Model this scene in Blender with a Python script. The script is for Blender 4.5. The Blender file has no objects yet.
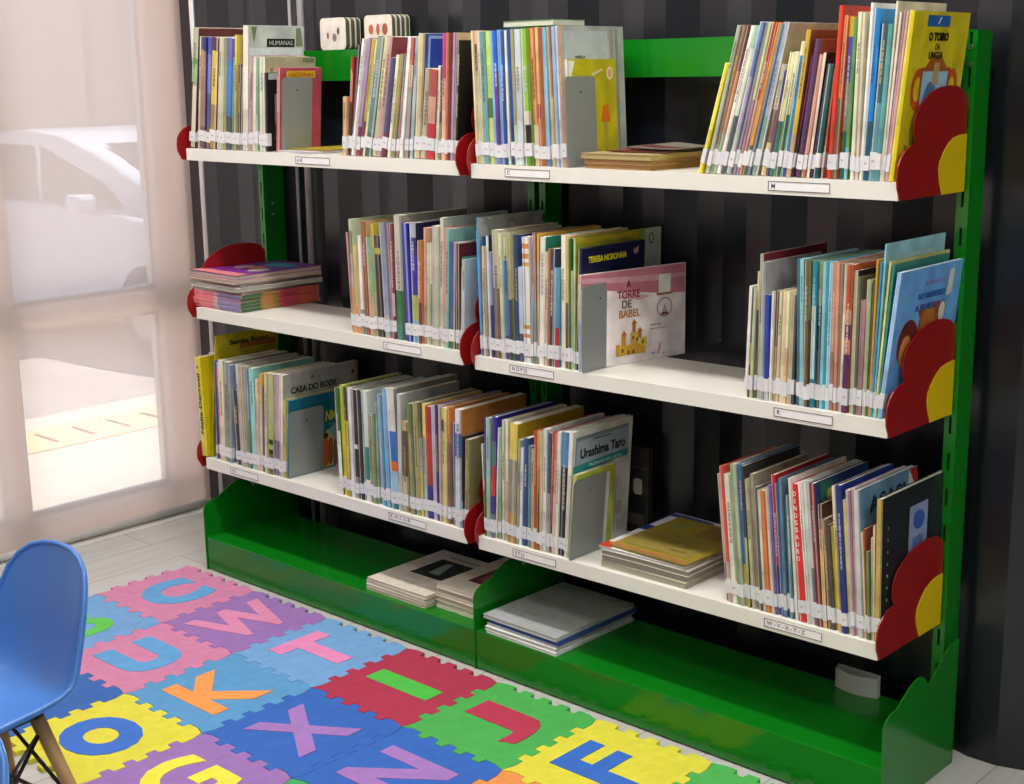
import bpy, bmesh, math, random
from mathutils import Vector, Matrix
PI = math.pi
COL = bpy.context.scene.collection
rnd = random.Random(11)

# ------------------------------------------------------------------ helpers
def lin(h, g=1.0):
    if not isinstance(h, str):
        return (h[0]*g, h[1]*g, h[2]*g, 1)
    r = [int(h[i:i+2], 16)/255 for i in (0, 2, 4)]
    r = [(c/12.92 if c <= .04045 else ((c+.055)/1.055)**2.4) for c in r]
    return tuple(min(c*g, .93) for c in r)+(1,)

def newmat(name):
    m = bpy.data.materials.new(name)
    m.use_nodes = True
    nt = m.node_tree
    b = nt.nodes['Principled BSDF']
    return m, nt, b

def simple(name, col, rough=.5, metal=0, spec=.5, noise=0, nscale=30, coat=0, bump=0):
    m, nt, b = newmat(name)
    b.inputs['Roughness'].default_value = rough
    b.inputs['Metallic'].default_value = metal
    b.inputs['Specular IOR Level'].default_value = spec
    b.inputs['Coat Weight'].default_value = coat
    tc = nt.nodes.new('ShaderNodeTexCoord')
    n = nt.nodes.new('ShaderNodeTexNoise')
    n.inputs['Scale'].default_value = nscale
    n.inputs['Detail'].default_value = 4
    nt.links.new(tc.outputs['Object'], n.inputs['Vector'])
    mx = nt.nodes.new('ShaderNodeMix'); mx.data_type = 'RGBA'
    c = lin(col)
    mx.inputs[6].default_value = tuple(x*(1-noise) for x in c[:3])+(1,)
    mx.inputs[7].default_value = tuple(min(1, x*(1+noise)) for x in c[:3])+(1,)
    nt.links.new(n.outputs['Fac'], mx.inputs[0])
    nt.links.new(mx.outputs[2], b.inputs['Base Color'])
    if bump:
        bp = nt.nodes.new('ShaderNodeBump'); bp.inputs['Strength'].default_value = bump
        bp.inputs['Distance'].default_value = .001
        nt.links.new(n.outputs['Fac'], bp.inputs['Height'])
        nt.links.new(bp.outputs['Normal'], b.inputs['Normal'])
    return m

def attr_mat(name, rough=.4, spec=.5, noise=.12, nscale=60, coat=0, stretch=(1, 1, 1)):
    """surface whose printed colour is stored per face in the Col attribute, with a little print variation"""
    m, nt, b = newmat(name)
    b.inputs['Roughness'].default_value = rough
    b.inputs['Specular IOR Level'].default_value = spec
    b.inputs['Coat Weight'].default_value = coat
    a = nt.nodes.new('ShaderNodeAttribute'); a.attribute_name = 'Col'
    tc = nt.nodes.new('ShaderNodeTexCoord')
    mp = nt.nodes.new('ShaderNodeMapping'); mp.inputs['Scale'].default_value = stretch
    n = nt.nodes.new('ShaderNodeTexNoise'); n.inputs['Scale'].default_value = nscale; n.inputs['Detail'].default_value = 3
    nt.links.new(tc.outputs['Object'], mp.inputs['Vector']); nt.links.new(mp.outputs[0], n.inputs['Vector'])
    mr = nt.nodes.new('ShaderNodeMapRange')
    mr.inputs['From Min'].default_value = .3; mr.inputs['From Max'].default_value = .7
    mr.inputs['To Min'].default_value = 1-noise; mr.inputs['To Max'].default_value = 1+noise
    nt.links.new(n.outputs['Fac'], mr.inputs['Value'])
    mx = nt.nodes.new('ShaderNodeMix'); mx.data_type = 'RGBA'; mx.blend_type = 'MULTIPLY'; mx.inputs[0].default_value = 1
    nt.links.new(a.outputs['Color'], mx.inputs[6]); nt.links.new(mr.outputs[0], mx.inputs[7])
    nt.links.new(mx.outputs[2], b.inputs['Base Color'])
    return m

M = {}
M['green'] = simple('green_gloss_paint', '0c7416', .16, spec=.55, noise=.06, nscale=9)
M['shelf_white'] = simple('white_enamel', 'e6e4dc', .22, noise=.02, nscale=12)
M['red'] = simple('dark_red_laminate', '8f1214', .34, noise=.05)
M['yellow'] = simple('yellow_laminate', 'd8bc08', .34, noise=.04)
M['bolt'] = simple('zinc_bolt', 'b0b4b0', .3, metal=.9)
M['slot'] = simple('slot_shade', '020402', .8)
M['bookend'] = simple('grey_bookend_steel', '8a8e8c', .38, metal=.15, noise=.04)
M['cover'] = attr_mat('printed_cover', .33, .5, .22, 22, stretch=(1, 1, .8))
M['art'] = attr_mat('cover_artwork', .33, .5, .10, 40)
M['label'] = attr_mat('taped_label', .2, .6, .03, 50)
M['ink'] = attr_mat('printed_ink', .45, .4, .0, 10)
M['foam'] = attr_mat('eva_foam', .72, .3, .07, 45)
M['metalwall'] = None
M['alu'] = simple('brushed_aluminium', 'b4b4b2', .35, metal=.7, noise=.05)
M['plastic_blue'] = simple('blue_plastic_shell', '477cc8', .36, noise=.03, nscale=5)
M['wood'] = simple('beech_leg', 'a88455', .5, noise=.18, nscale=20)
M['blackmetal'] = simple('black_wire', '0c0c0e', .4)
M['acrylic'] = None

def page_mat():
    m, nt, b = newmat('paper_edges')
    b.inputs['Roughness'].default_value = .8
    tc = nt.nodes.new('ShaderNodeTexCoord')
    w = nt.nodes.new('ShaderNodeTexNoise'); w.inputs['Scale'].default_value = 1; w.inputs['Detail'].default_value = 2
    mp = nt.nodes.new('ShaderNodeMapping'); mp.inputs['Scale'].default_value = (1400, 12, 12)
    nt.links.new(tc.outputs['Object'], mp.inputs['Vector']); nt.links.new(mp.outputs[0], w.inputs['Vector'])
    mx = nt.nodes.new('ShaderNodeMix'); mx.data_type = 'RGBA'
    mx.inputs[6].default_value = lin('b8b0a0'); mx.inputs[7].default_value = lin('efeadc')
    nt.links.new(w.outputs['Fac'], mx.inputs[0]); nt.links.new(mx.outputs[2], b.inputs['Base Color'])
    return m
M['pages'] = page_mat()
def page_flat_mat():
    m, nt, b = newmat('paper_edges_lying')
    b.inputs['Roughness'].default_value = .8
    tc = nt.nodes.new('ShaderNodeTexCoord')
    w = nt.nodes.new('ShaderNodeTexNoise'); w.inputs['Scale'].default_value = 1; w.inputs['Detail'].default_value = 2
    mp = nt.nodes.new('ShaderNodeMapping'); mp.inputs['Scale'].default_value = (12, 12, 1400)
    nt.links.new(tc.outputs['Object'], mp.inputs['Vector']); nt.links.new(mp.outputs[0], w.inputs['Vector'])
    a = nt.nodes.new('ShaderNodeAttribute'); a.attribute_name = 'Col'
    mr = nt.nodes.new('ShaderNodeMapRange'); mr.inputs['To Min'].default_value = .6; mr.inputs['To Max'].default_value = 1.15
    nt.links.new(w.outputs['Fac'], mr.inputs['Value'])
    mx = nt.nodes.new('ShaderNodeMix'); mx.data_type = 'RGBA'; mx.blend_type = 'MULTIPLY'; mx.inputs[0].default_value = 1
    nt.links.new(a.outputs['Color'], mx.inputs[6]); nt.links.new(mr.outputs[0], mx.inputs[7])
    nt.links.new(mx.outputs[2], b.inputs['Base Color'])
    return m
M['pages_flat'] = page_flat_mat()
def wall_mat():
    m, nt, b = newmat('dark_corrugated_steel')
    b.inputs['Roughness'].default_value = .27; b.inputs['Metallic'].default_value = 0; b.inputs['Specular IOR Level'].default_value = .55
    tc = nt.nodes.new('ShaderNodeTexCoord')
    n = nt.nodes.new('ShaderNodeTexNoise'); n.inputs['Scale'].default_value = 6; n.inputs['Detail'].default_value = 5
    nt.links.new(tc.outputs['Object'], n.inputs['Vector'])
    mx = nt.nodes.new('ShaderNodeMix'); mx.data_type = 'RGBA'
    mx.inputs[6].default_value = lin('14171d'); mx.inputs[7].default_value = lin('191c23')
    nt.links.new(n.outputs['Fac'], mx.inputs[0]); nt.links.new(mx.outputs[2], b.inputs['Base Color'])
    return m
M['metalwall'] = wall_mat()
def acrylic_mat():
    m, nt, b = newmat('clear_acrylic')
    b.inputs['Base Color'].default_value = (.8, .82, .8, 1); b.inputs['Roughness'].default_value = .15
    b.inputs['Alpha'].default_value = .35
    return m
M['acrylic'] = acrylic_mat()

class MB:
    """collects faces with a colour and a material slot each; build() links them as one mesh object"""
    def __init__(s): s.v = []; s.f = []; s.c = []; s.m = []; s.sm = []
    def face(s, pts, col=(.8, .8, .8, 1), mi=0, smooth=False):
        k = len(s.v); s.v += [tuple(p) for p in pts]; s.f.append(list(range(k, k+len(pts)))); s.c.append(col); s.m.append(mi); s.sm.append(smooth)
    def box(s, a, b, col=(.8, .8, .8, 1), mi=0, skip=''):
        x0, y0, z0 = a; x1, y1, z1 = b
        k = len(s.v)
        s.v += [(x0,y0,z0),(x1,y0,z0),(x1,y1,z0),(x0,y1,z0),(x0,y0,z1),(x1,y0,z1),(x1,y1,z1),(x0,y1,z1)]
        for nm, q in (('b',(3,2,1,0)),('t',(4,5,6,7)),('f',(0,1,5,4)),('r',(1,2,6,5)),('k',(2,3,7,6)),('l',(3,0,4,7))):
            if nm in skip: continue
            s.f.append([k+i for i in q]); s.c.append(col); s.m.append(mi); s.sm.append(False)
    def prism(s, poly, axis, a, b, col=(.8,.8,.8,1), mi=0, smooth_side=False):
        """poly: 2-D outline counter-clockwise; extruded along axis from a to b"""
        def P(p, w):
            return (w, p[0], p[1]) if axis == 'x' else ((p[0], w, p[1]) if axis == 'y' else (p[0], p[1], w))
        k = len(s.v); n = len(poly)
        s.v += [P(p, a) for p in poly]+[P(p, b) for p in poly]
        s.f.append([k+i for i in range(n)][::-1]); s.c.append(col); s.m.append(mi); s.sm.append(False)
        s.f.append([k+n+i for i in range(n)]); s.c.append(col); s.m.append(mi); s.sm.append(False)
        for i in range(n):
            j = (i+1) % n
            s.f.append([k+i, k+j, k+n+j, k+n+i]); s.c.append(col); s.m.append(mi); s.sm.append(smooth_side)
    def tube(s, p, q, r0, r1=None, n=10, col=(.8,.8,.8,1), mi=0):
        r1 = r0 if r1 is None else r1
        p = Vector(p); q = Vector(q); d = (q-p).normalized()
        u = d.orthogonal().normalized(); w = d.cross(u)
        k = len(s.v)
        for c, r in ((p, r0), (q, r1)):
            for i in range(n):
                a = 2*PI*i/n; s.v.append(tuple(c+u*(r*math.cos(a))+w*(r*math.sin(a))))
        for i in range(n):
            j = (i+1) % n
            s.f.append([k+i, k+j, k+n+j, k+n+i]); s.c.append(col); s.m.append(mi); s.sm.append(True)
        s.f.append([k+i for i in range(n)][::-1]); s.f.append([k+n+i for i in range(n)])
        s.c += [col, col]; s.m += [mi, mi]; s.sm += [False, False]
    def build(s, name, mats, parent=None, bevel=0, fix=True, mtx=None):
        me = bpy.data.meshes.new(name)
        me.from_pydata(s.v, [], s.f)
        if not isinstance(mats, (list, tuple)): mats = [mats]
        for m in mats: me.materials.append(m)
        ca = me.color_attributes.new('Col', 'FLOAT_COLOR', 'CORNER')
        i = 0
        buf = []
        for p, c, mi, sm in zip(me.polygons, s.c, s.m, s.sm):
            p.material_index = mi; p.use_smooth = sm
            for _ in range(p.loop_total): buf += list(c)
        ca.data.foreach_set('color', buf)
        if fix:
            bm = bmesh.new(); bm.from_mesh(me); bmesh.ops.recalc_face_normals(bm, faces=bm.faces); bm.to_mesh(me); bm.free()
        if mtx is not None: me.transform(mtx)
        o = bpy.data.objects.new(name, me); COL.objects.link(o)
        if parent: o.parent = parent
        if bevel:
            b = o.modifiers.new('bevel', 'BEVEL'); b.width = bevel; b.segments = 2; b.limit_method = 'ANGLE'
        return o

def thing(name, label, cat, loc=(0,0,0), rot=(0,0,0), group=None):
    o = bpy.data.objects.new(name, None); COL.objects.link(o)
    o.empty_display_size = .05
    o.location = loc; o.rotation_euler = rot
    o['label'] = label; o['category'] = cat
    if group: o['group'] = group
    return o
def tag(o, label, cat, group=None):
    o['label'] = label; o['category'] = cat
    if group: o['group'] = group
    return o
def struct(o): o['kind'] = 'structure'; return o

FRONT = Matrix(((1,0,0,0),(0,0,-1,0),(0,1,0,0),(0,0,0,1)))       # text faces -y
SIDE = Matrix(((0,0,1,0),(1,0,0,0),(0,1,0,0),(0,0,0,1)))         # text faces +x
UP = Matrix.Identity(4)
def text(s, size, mtx, col, parent, name='title', ext=.0002, mat='ink', width=None, off=0, align='CENTER', rot2d=0, font_space=1, height=None):
    cu = bpy.data.curves.new('t', 'FONT'); cu.body = s; cu.size = size; cu.extrude = ext; cu.offset = off
    cu.align_x = align; cu.align_y = 'CENTER'; cu.space_character = font_space; cu.resolution_u = 4
    ob = bpy.data.objects.new('t', cu); COL.objects.link(ob)
    bpy.context.view_layer.update()
    me = bpy.data.meshes.new_from_object(ob.evaluated_get(bpy.context.evaluated_depsgraph_get()))
    bpy.data.objects.remove(ob)
    xs = [v.co.x for v in me.vertices]; ys = [v.co.y for v in me.vertices]
    sx = sy = 1
    if width: sx = width/(max(xs)-min(xs)); sy = sx if not height else height/(max(ys)-min(ys))
    cy = (max(ys)+min(ys))/2; cx = (max(xs)+min(xs))/2 if align == 'CENTER' else 0
    me.transform(Matrix.Diagonal((sx, sy, 1, 1)) @ Matrix.Translation((-cx, -cy, 0)))
    me.transform(mtx @ Matrix.Rotation(rot2d, 4, 'Z'))
    me.materials.clear(); me.materials.append(M[mat])
    ca = me.color_attributes.new('Col', 'FLOAT_COLOR', 'CORNER')
    c = lin(col); ca.data.foreach_set('color', list(c)*len(ca.data))
    o = bpy.data.objects.new(name, me); COL.objects.link(o); o.parent = parent
    return o

# ------------------------------------------------------------------ camera
cam = bpy.data.cameras.new('camera'); co = bpy.data.objects.new('camera', cam); COL.objects.link(co)
cam.sensor_fit = 'HORIZONTAL'; cam.sensor_width = 36; cam.lens = 1415.6/1024*36
co.location = (3.1182, -2.1483, 1.3134); co.rotation_euler = (1.3495, .0147, .7434)
cam.clip_start = .05
bpy.context.scene.camera = co
sc = bpy.context.scene
sc.view_settings.view_transform = 'Standard'; sc.view_settings.look = 'None'; sc.view_settings.gamma = 1
sc.view_settings.use_curve_mapping = False
sc.view_settings.exposure = -0.06

# ------------------------------------------------------------------ room shell
def room():
    # floor
    m, nt, b = newmat('grey_vinyl_floor')
    b.inputs['Roughness'].default_value = .38
    tc = nt.nodes.new('ShaderNodeTexCoord'); mp = nt.nodes.new('ShaderNodeMapping'); mp.inputs['Scale'].default_value = (14, 1.2, 1)
    n = nt.nodes.new('ShaderNodeTexNoise'); n.inputs['Scale'].default_value = 3; n.inputs['Detail'].default_value = 6
    br = nt.nodes.new('ShaderNodeTexBrick'); br.inputs['Scale'].default_value = 1
    br.inputs['Brick Width'].default_value = .9; br.inputs['Row Height'].default_value = .15; br.inputs['Mortar Size'].default_value = .0012
    br.inputs['Color1'].default_value = lin('cccac6'); br.inputs['Color2'].default_value = lin('c6c4c0'); br.inputs['Mortar'].default_value = lin('8c8a84')
    nt.links.new(tc.outputs['Object'], mp.inputs['Vector']); nt.links.new(mp.outputs[0], n.inputs['Vector'])
    rot = nt.nodes.new('ShaderNodeMapping'); rot.inputs['Rotation'].default_value = (0, 0, PI/2)
    nt.links.new(tc.outputs['Object'], rot.inputs['Vector']); nt.links.new(rot.outputs[0], br.inputs['Vector'])
    mx = nt.nodes.new('ShaderNodeMix'); mx.data_type = 'RGBA'; mx.blend_type = 'MULTIPLY'; mx.inputs[0].default_value = .35
    nt.links.new(br.outputs['Color'], mx.inputs[6]); nt.links.new(n.outputs['Fac'], mx.inputs[7])
    nt.links.new(mx.outputs[2], b.inputs['Base Color'])
    f = MB(); f.box((-.56, -7, -.08), (6, .42, 0))
    struct(f.build('floor', m))
    cm = simple('white_ceiling', 'd8d8d4', .8)
    f = MB(); f.box((-.56, -7, 2.6), (6, .42, 2.66)); struct(f.build('ceiling', cm))
    rw = simple('grey_room_paint', 'a8a8a8', .8)
    f = MB(); f.box((6, -7.1, -.08), (6.08, .42, 2.66)); struct(f.build('wall_right', rw))
    f = MB(); f.box((-.56, -7.1, -.08), (6, -7, 2.66)); struct(f.build('wall_front', rw))
    # corrugated container wall at the back
    pts = []
    x = .970-.267*7
    while x < 6:
        pts += [(x, .31), (x+.058, .31), (x+.128, .333), (x+.195, .333)]
        x += .267
    pts = [p for p in pts if p[0] > -.52] ; pts = [(-.52, .333)]+pts
    f = MB()
    for a, b2 in zip(pts, pts[1:]):
        f.face([(a[0], a[1], 0), (b2[0], b2[1], 0), (b2[0], b2[1], 2.6), (a[0], a[1], 2.6)])
        f.face([(a[0], a[1]+.006, 0), (a[0], a[1]+.006, 2.6), (b2[0], b2[1]+.006, 2.6), (b2[0], b2[1]+.006, 0)])
    struct(f.build('wall_back', M['metalwall'], fix=False))
    # window wall behind the blind, with openings
    wm, nt, b = newmat('translucent_window_wall')
    b.inputs['Roughness'].default_value = .8; b.inputs['Base Color'].default_value = lin('d8d0c8')
    tl = nt.nodes.new('ShaderNodeBsdfTranslucent'); tl.inputs[0].default_value = lin('f4eae4')
    mx = nt.nodes.new('ShaderNodeMixShader'); mx.inputs[0].default_value = .72  # translucency added so outside light brightens the blind over the solid wall
    nt.links.new(b.outputs[0], mx.inputs[1]); nt.links.new(tl.outputs[0], mx.inputs[2]); nt.links.new(mx.outputs[0], nt.nodes['Material Output'].inputs[0])
    f = MB()
    X0, X1 = -.56, -.50
    zz = [0, .092, .640, .700, 1.95, 2.6]
    ys = [-7, -2.35, -1.86, -1.28, -.83, -.345, -.285, .175, .42]
    # openings: z bands 1 (lower pane) and 3 (upper pane); y bands 5..6 -> [-.285,.175], and neighbours
    op_y = [(-.252, .222), (-.83, -.312), (-1.41, -.89), (-1.99, -1.47)]
    ycuts = sorted({-7, .42}|{v for p in op_y for v in p})
    for y0, y1 in zip(ycuts, ycuts[1:]):
        is_open = (y0, y1) in op_y
        for i, (z0, z1) in enumerate(zip(zz, zz[1:])):
            if is_open and i in (1, 3): continue
            f.box((X0, y0, z0), (X1, y1, z1))
    struct(f.build('wall_left', wm))
    gm, nt, b = newmat('window_glass')
    nt.nodes.remove(b)
    tr = nt.nodes.new('ShaderNodeBsdfTransparent'); gl = nt.nodes.new('ShaderNodeBsdfGlossy'); gl.inputs['Roughness'].default_value = .02
    mx = nt.nodes.new('ShaderNodeMixShader'); mx.inputs[0].default_value = .06
    tr.inputs[0].default_value = (.95, .97, .96, 1)
    nt.links.new(tr.outputs[0], mx.inputs[1]); nt.links.new(gl.outputs[0], mx.inputs[2]); nt.links.new(mx.outputs[0], nt.nodes['Material Output'].inputs[0])
    k = 1
    for y0, y1 in op_y:
        for z0, z1 in ((.092, .640), (.700, 1.95)):
            e = bpy.data.objects.new('window_%d' % k, None); COL.objects.link(e); struct(e); k += 1
            g = MB(); g.box((-.535, y0+.012, z0+.012), (-.531, y1-.012, z1-.012)); g.build('pane', gm, e)
            h = MB()
            for a, c in (((y0, z0), (y0+.014, z1)), ((y1-.014, z0), (y1, z1)), ((y0+.014, z0), (y1-.014, z0+.014)), ((y0+.014, z1-.014), (y1-.014, z1))):
                h.box((-.545, a[0], a[1]), (-.52, c[0], c[1]))
            h.build('window_frame', M['alu'], e)
    # corner trim and conduits on the wall
    t = MB(); t.box((-.455, .322, 0), (-.412, .3325, 2.6)); struct(t.build('trim_1', simple('dark_corner_trim', '2a262a', .5)))
    for i, (x, y, r, c, lab) in enumerate(((-.385, .318, .011, 'e0dede', 'white vertical pipe in the corner beside the window blind'),
                               (.071, .302, .0045, 'a09c9c', 'thin grey vertical cable conduit on dark wall behind top left books'),
                               (.121, .298, .0095, '908c8c', 'thicker grey vertical conduit on dark wall, right of the thin one'))):
        t = MB(); t.tube((x, y, 0), (x, y, 2.6), r, n=14)
        if i == 0:
            for z in (.5, 1.25, 2.0): t.tube((x, y, z-.008), (x, y, z+.008), r+.004, n=14)
        o = t.build('wall_pipe' if i == 0 else 'conduit', simple('conduit_paint_%d' % i, c, .35))
        tag(o, lab, 'pipe')
    # aluminium floor track under the blind
    t = MB(); t.box((-.50, -6, 0), (-.485, .30, .018)); t.box((-.485, -6, 0), (-.44, .30, .004)); struct(t.build('trim_2', simple('pale_track', 'd8d8d4', .3)))
room()

def blind():
    m, nt, b = newmat('sheer_roller_fabric')
    nt.nodes.remove(b)
    out = nt.nodes['Material Output']
    tc = nt.nodes.new('ShaderNodeTexCoord')
    w = nt.nodes.new('ShaderNodeTexNoise'); w.inputs['Scale'].default_value = 260; w.inputs['Detail'].default_value = 2
    nt.links.new(tc.outputs['Object'], w.inputs['Vector'])
    mc = nt.nodes.new('ShaderNodeMix'); mc.data_type = 'RGBA'
    mc.inputs[6].default_value = lin('e2d4cc'); mc.inputs[7].default_value = lin('f0e4dc')
    nt.links.new(w.outputs['Fac'], mc.inputs[0])
    di = nt.nodes.new('ShaderNodeBsdfDiffuse'); tl = nt.nodes.new('ShaderNodeBsdfTranslucent'); tr = nt.nodes.new('ShaderNodeBsdfTransparent')
    nt.links.new(mc.outputs[2], di.inputs[0]); tl.inputs[0].default_value = lin('e2d0d2')
    m1 = nt.nodes.new('ShaderNodeMixShader'); m1.inputs[0].default_value = .60
    nt.links.new(di.outputs[0], m1.inputs[1]); nt.links.new(tl.outputs[0], m1.inputs[2])
    m2 = nt.nodes.new('ShaderNodeMixShader'); m2.inputs[0].default_value = .24
    nt.links.new(m1.outputs[0], m2.inputs[1]); nt.links.new(tr.outputs[0], m2.inputs[2])
    nt.links.new(m2.outputs[0], out.inputs[0])
    e = thing('roller_blind', 'sheer pinkish beige roller blind hanging to the floor over the window', 'blind', (-.47, -1, 0))
    f = MB(); n = 60
    for i in range(n):
        y0 = -2.6+i*(3.955/n); y1 = y0+3.955/n
        wv = lambda y: .0015*math.sin(y*9)+.001*math.sin(y*23)
        f.face([(wv(y0), y0, .03), (wv(y1), y1, .03), (wv(y1), y1, 2.46), (wv(y0), y0, 2.46)], smooth=True)
    f.build('fabric', m, e, fix=False)
    f = MB(); f.tube((0, -2.6, .022), (0, 1.355, .022), .011, n=12); f.build('bottom_bar', simple('white_bar', 'd0ccc8', .4), e)
    f = MB(); f.tube((-.0, -2.6, 2.49), (-.0, 1.355, 2.49), .026, n=16); f.build('roller_tube', M['alu'], e)
blind()
WORLD = 1.4; SUN = 15.0
LAMPS = [((.35, -.50, 2.52), 27), ((1.7, -.50, 2.52), 27), ((.8, -1.9, 2.52), 9), ((2.6, -1.7, 2.52), 17), ((4.2, -.9, 2.52), 36), ((3.6, -3.4, 2.52), 26)]  # the far right lamps are added to brighten right-facing covers and the blind
# ------------------------------------------------------------------ green library shelving
SH = {'top': ((1.138, 1.134), (1.1305, 1.1295)), 'mid': ((.7245, .724), (.720, .7265)), 'bot': ((.3135, .3145), (.3115, .3205))}
def zshelf(s, x):
    a = SH[s][0] if x < 1.003 else SH[s][1]
    x0, x1 = (0, .985) if x < 1.003 else (1.0215, 2)
    return a[0]+(a[1]-a[0])*(x-x0)/(x1-x0)

FLOWER = [(.235,-.030),(.235,.128),(.226,.138),(.212,.147),(.19,.152),(.163,.1535),(.128,.151),(.098,.144),(.072,.131),(.054,.118),(.045,.104),(.041,.089),(.042,.074),(.050,.060),
          (.028,.056),(.013,.050),(.001,.040),(-.007,.027),(-.010,.008),(-.008,-.008),(.004,-.030)]
CENTRE = [(.235,-.0302),(.235,.070),(.208,.0695),(.184,.065),(.164,.055),(.148,.041),(.137,.027),(.134,.011),(.140,-.010),(.150,-.0302)]

def shelving():
    e = thing('library_shelving', 'green metal two-bay library shelving with white shelves and red flower end panels', 'shelving', (0, 0, 0))
    posts = [(-.020, 0), (.965, .985), (1.000, 1.018), (1.988, 2.011)]
    for i, (x0, x1) in enumerate(posts):
        f = MB(); y0, y1 = .240, (.309 if i == 0 else .297); H = 1.375
        w = x1-x0; sl = .0055; cx = (x0+x1)/2
        f.box((x0, y0, 0), (cx-sl/2, y0+.0025, H)); f.box((cx+sl/2, y0, 0), (x1, y0+.0025, H))
        z = 0; 
        k = 0
        while z < H:
            z2 = min(z+.036, H)
            f.box((cx-sl/2, y0, z), (cx+sl/2, y0+.0025, z2)); z += .069
        f.box((x0, y0+.0025, 0), (x0+.0022, y1, H)); f.box((x1-.0022, y0+.0025, 0), (x1, y1, H))
        f.box((x0+.0022, y1-.002, 0), (x1-.0022, y1, H))
        f.box((x0+.0022, y0+.0025, H-.003), (x1-.0022, y1-.002, H))
        p = f.build('upright', M['green'], e)
        g = MB(); g.box((x0+.003, y0+.006, .01), (x1-.003, y0+.008, H-.01)); g.build('slot_shade_sheet', M['slot'], p)  # near-black sheet in the hollow post paints the shade seen through the slots
        for z in (1.347, 1.318):
            g = MB(); s = 1 if i in (0, 2) else -1; xx = x1 if s > 0 else x0
            g.tube((xx, .262, z-.008), (xx+s*.003, .262, z-.008), .0045, n=10); g.build('bolt', M['bolt'], p)
            if i == 3:
                g = MB(); g.tube((cx, y0, z), (cx, y0-.003, z), .0045, n=10); g.build('bolt', M['bolt'], p)
            if i == 0:
                g = MB(); g.tube((x1, .268, z-.37), (x1+.003, .268, z-.37), .0035, n=10); g.build('bolt', M['bolt'], p)
    for (x0, x1) in ((.0005, .9645), (1.0185, 1.9875)):
        f = MB(); f.box((x0, .250, 1.302), (x1, .2525, 1.378)); f.box((x0, .2525, 1.3755), (x1, .275, 1.378)); f.box((x0, .2525, 1.302), (x1, .275, 1.3045))
        f.build('top_crossbar', M['green'], e)
    # shelves
    for s in ('top', 'mid', 'bot'):
        for bi, (x0, x1) in enumerate(((.0005, .985), (1.0225, 1.9995))):
            za, zb = SH[s][bi]
            f = MB()
            def slab(y0, y1, d0, d1):
                k = [(x0, y0, za+d0), (x1, y0, zb+d0), (x1, y1, zb+d0), (x0, y1, za+d0), (x0, y0, za+d1), (x1, y0, zb+d1), (x1, y1, zb+d1), (x0, y1, za+d1)]
                for q in ((3,2,1,0),(4,5,6,7),(0,1,5,4),(1,2,6,5),(2,3,7,6),(3,0,4,7)): f.face([k[i] for i in q])
            slab(0, .002, -.030, 0); slab(.002, .235, -.002, 0); slab(.233, .235, -.030, -.002); slab(.002, .014, -.030, -.028)
            bm_o = f.build('shelf_board', M['shelf_white'], e)
            for side in (0, 1):
                xa = (x0-.0032, x0-.0006) if side == 0 else (x1+.0006, x1+.0032)
                z0 = za if side == 0 else zb
                g = MB(); g.prism([(p[0], z0+p[1]) for p in FLOWER], 'x', xa[0], xa[1])
                flare = (bi == 0 and side == 0)          # the far left panels are bent outwards at the front
                if flare: g.v = [(v[0]-.024*(1-max(v[1], -.01)/.235), v[1], v[2]) for v in g.v]
                fp = g.build('flower_end_panel', M['red'], e)
                xc = (xa[0]-.0012, xa[0]-.0001) if side == 0 else (xa[1]+.0001, xa[1]+.0012)
                g = MB(); g.prism([(p[0], z0+p[1]) for p in CENTRE], 'x', xc[0], xc[1])
                if flare: g.v = [(v[0]-.024*(1-max(v[1], -.01)/.235), v[1], v[2]) for v in g.v]
                c = g.build('flower_centre', M['yellow'], fp); c['label'] = 'yellow half round flower centre'
    # label frames on the shelf fronts
    labs = [('top', .444, .568, 'A B'), ('top', 1.12, 1.242, 'C'), ('top', 1.751, 1.874, 'M'), ('mid', .731, .855, 'C'), ('mid', 1.125, 1.249, 'N O P Q'),
            ('mid', 1.775, 1.895, 'R'), ('bot', .11, .228, 'I J L'), ('bot', .728, .855, 'E - H - I - J - K'), ('bot', 1.126, 1.25, 'S T U'), ('bot', 1.766, 1.889, 'W - V - X - Y - Z')]
    for s, x0, x1, tx in labs:
        z = zshelf(s, (x0+x1)/2)-.015; h = .0085
        sl = (zshelf(s, x1)-zshelf(s, x0))/(x1-x0)
        R = Matrix.Translation(((x0+x1)/2, 0, z)) @ Matrix.Rotation(-math.atan(sl), 4, 'Y') @ Matrix.Translation((-(x0+x1)/2, 0, -z))
        f = MB()
        c1 = lin('f0eef0'); c2 = lin('5a5658')
        f.box((x0, -.0006, z-h), (x1, 0, z+h), c1)
        t = .0012
        for a, b in (((x0, z-h), (x1, z-h+t)), ((x0, z+h-t), (x1, z+h)), ((x0, z-h+t), (x0+t, z+h-t)), ((x1-t, z-h+t), (x1, z+h-t))):
            f.box((a[0], -.0012, a[1]), (b[0], -.0007, b[1]), c2)
        lb = f.build('shelf_label', M['label'], e, mtx=R)
        text(tx, .0115, R @ Matrix.Translation((x0+.006, -.0008, z)) @ FRONT, '55555c', lb, 'label_letters', align='LEFT', off=.0001)
    # base plinths
    for (x0, x1) in ((.002, 1.0185), (1.0215, 2.0255)):
        f = MB(); f.box((x0, -.015, .004), (x1, -.013, .093)); f.box((x0, -.013, .091), (x1, .268, .093)); f.box((x0, .266, 0), (x1, .268, .091))
        f.build('base_plinth', M['green'], e, bevel=.0008)
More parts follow.
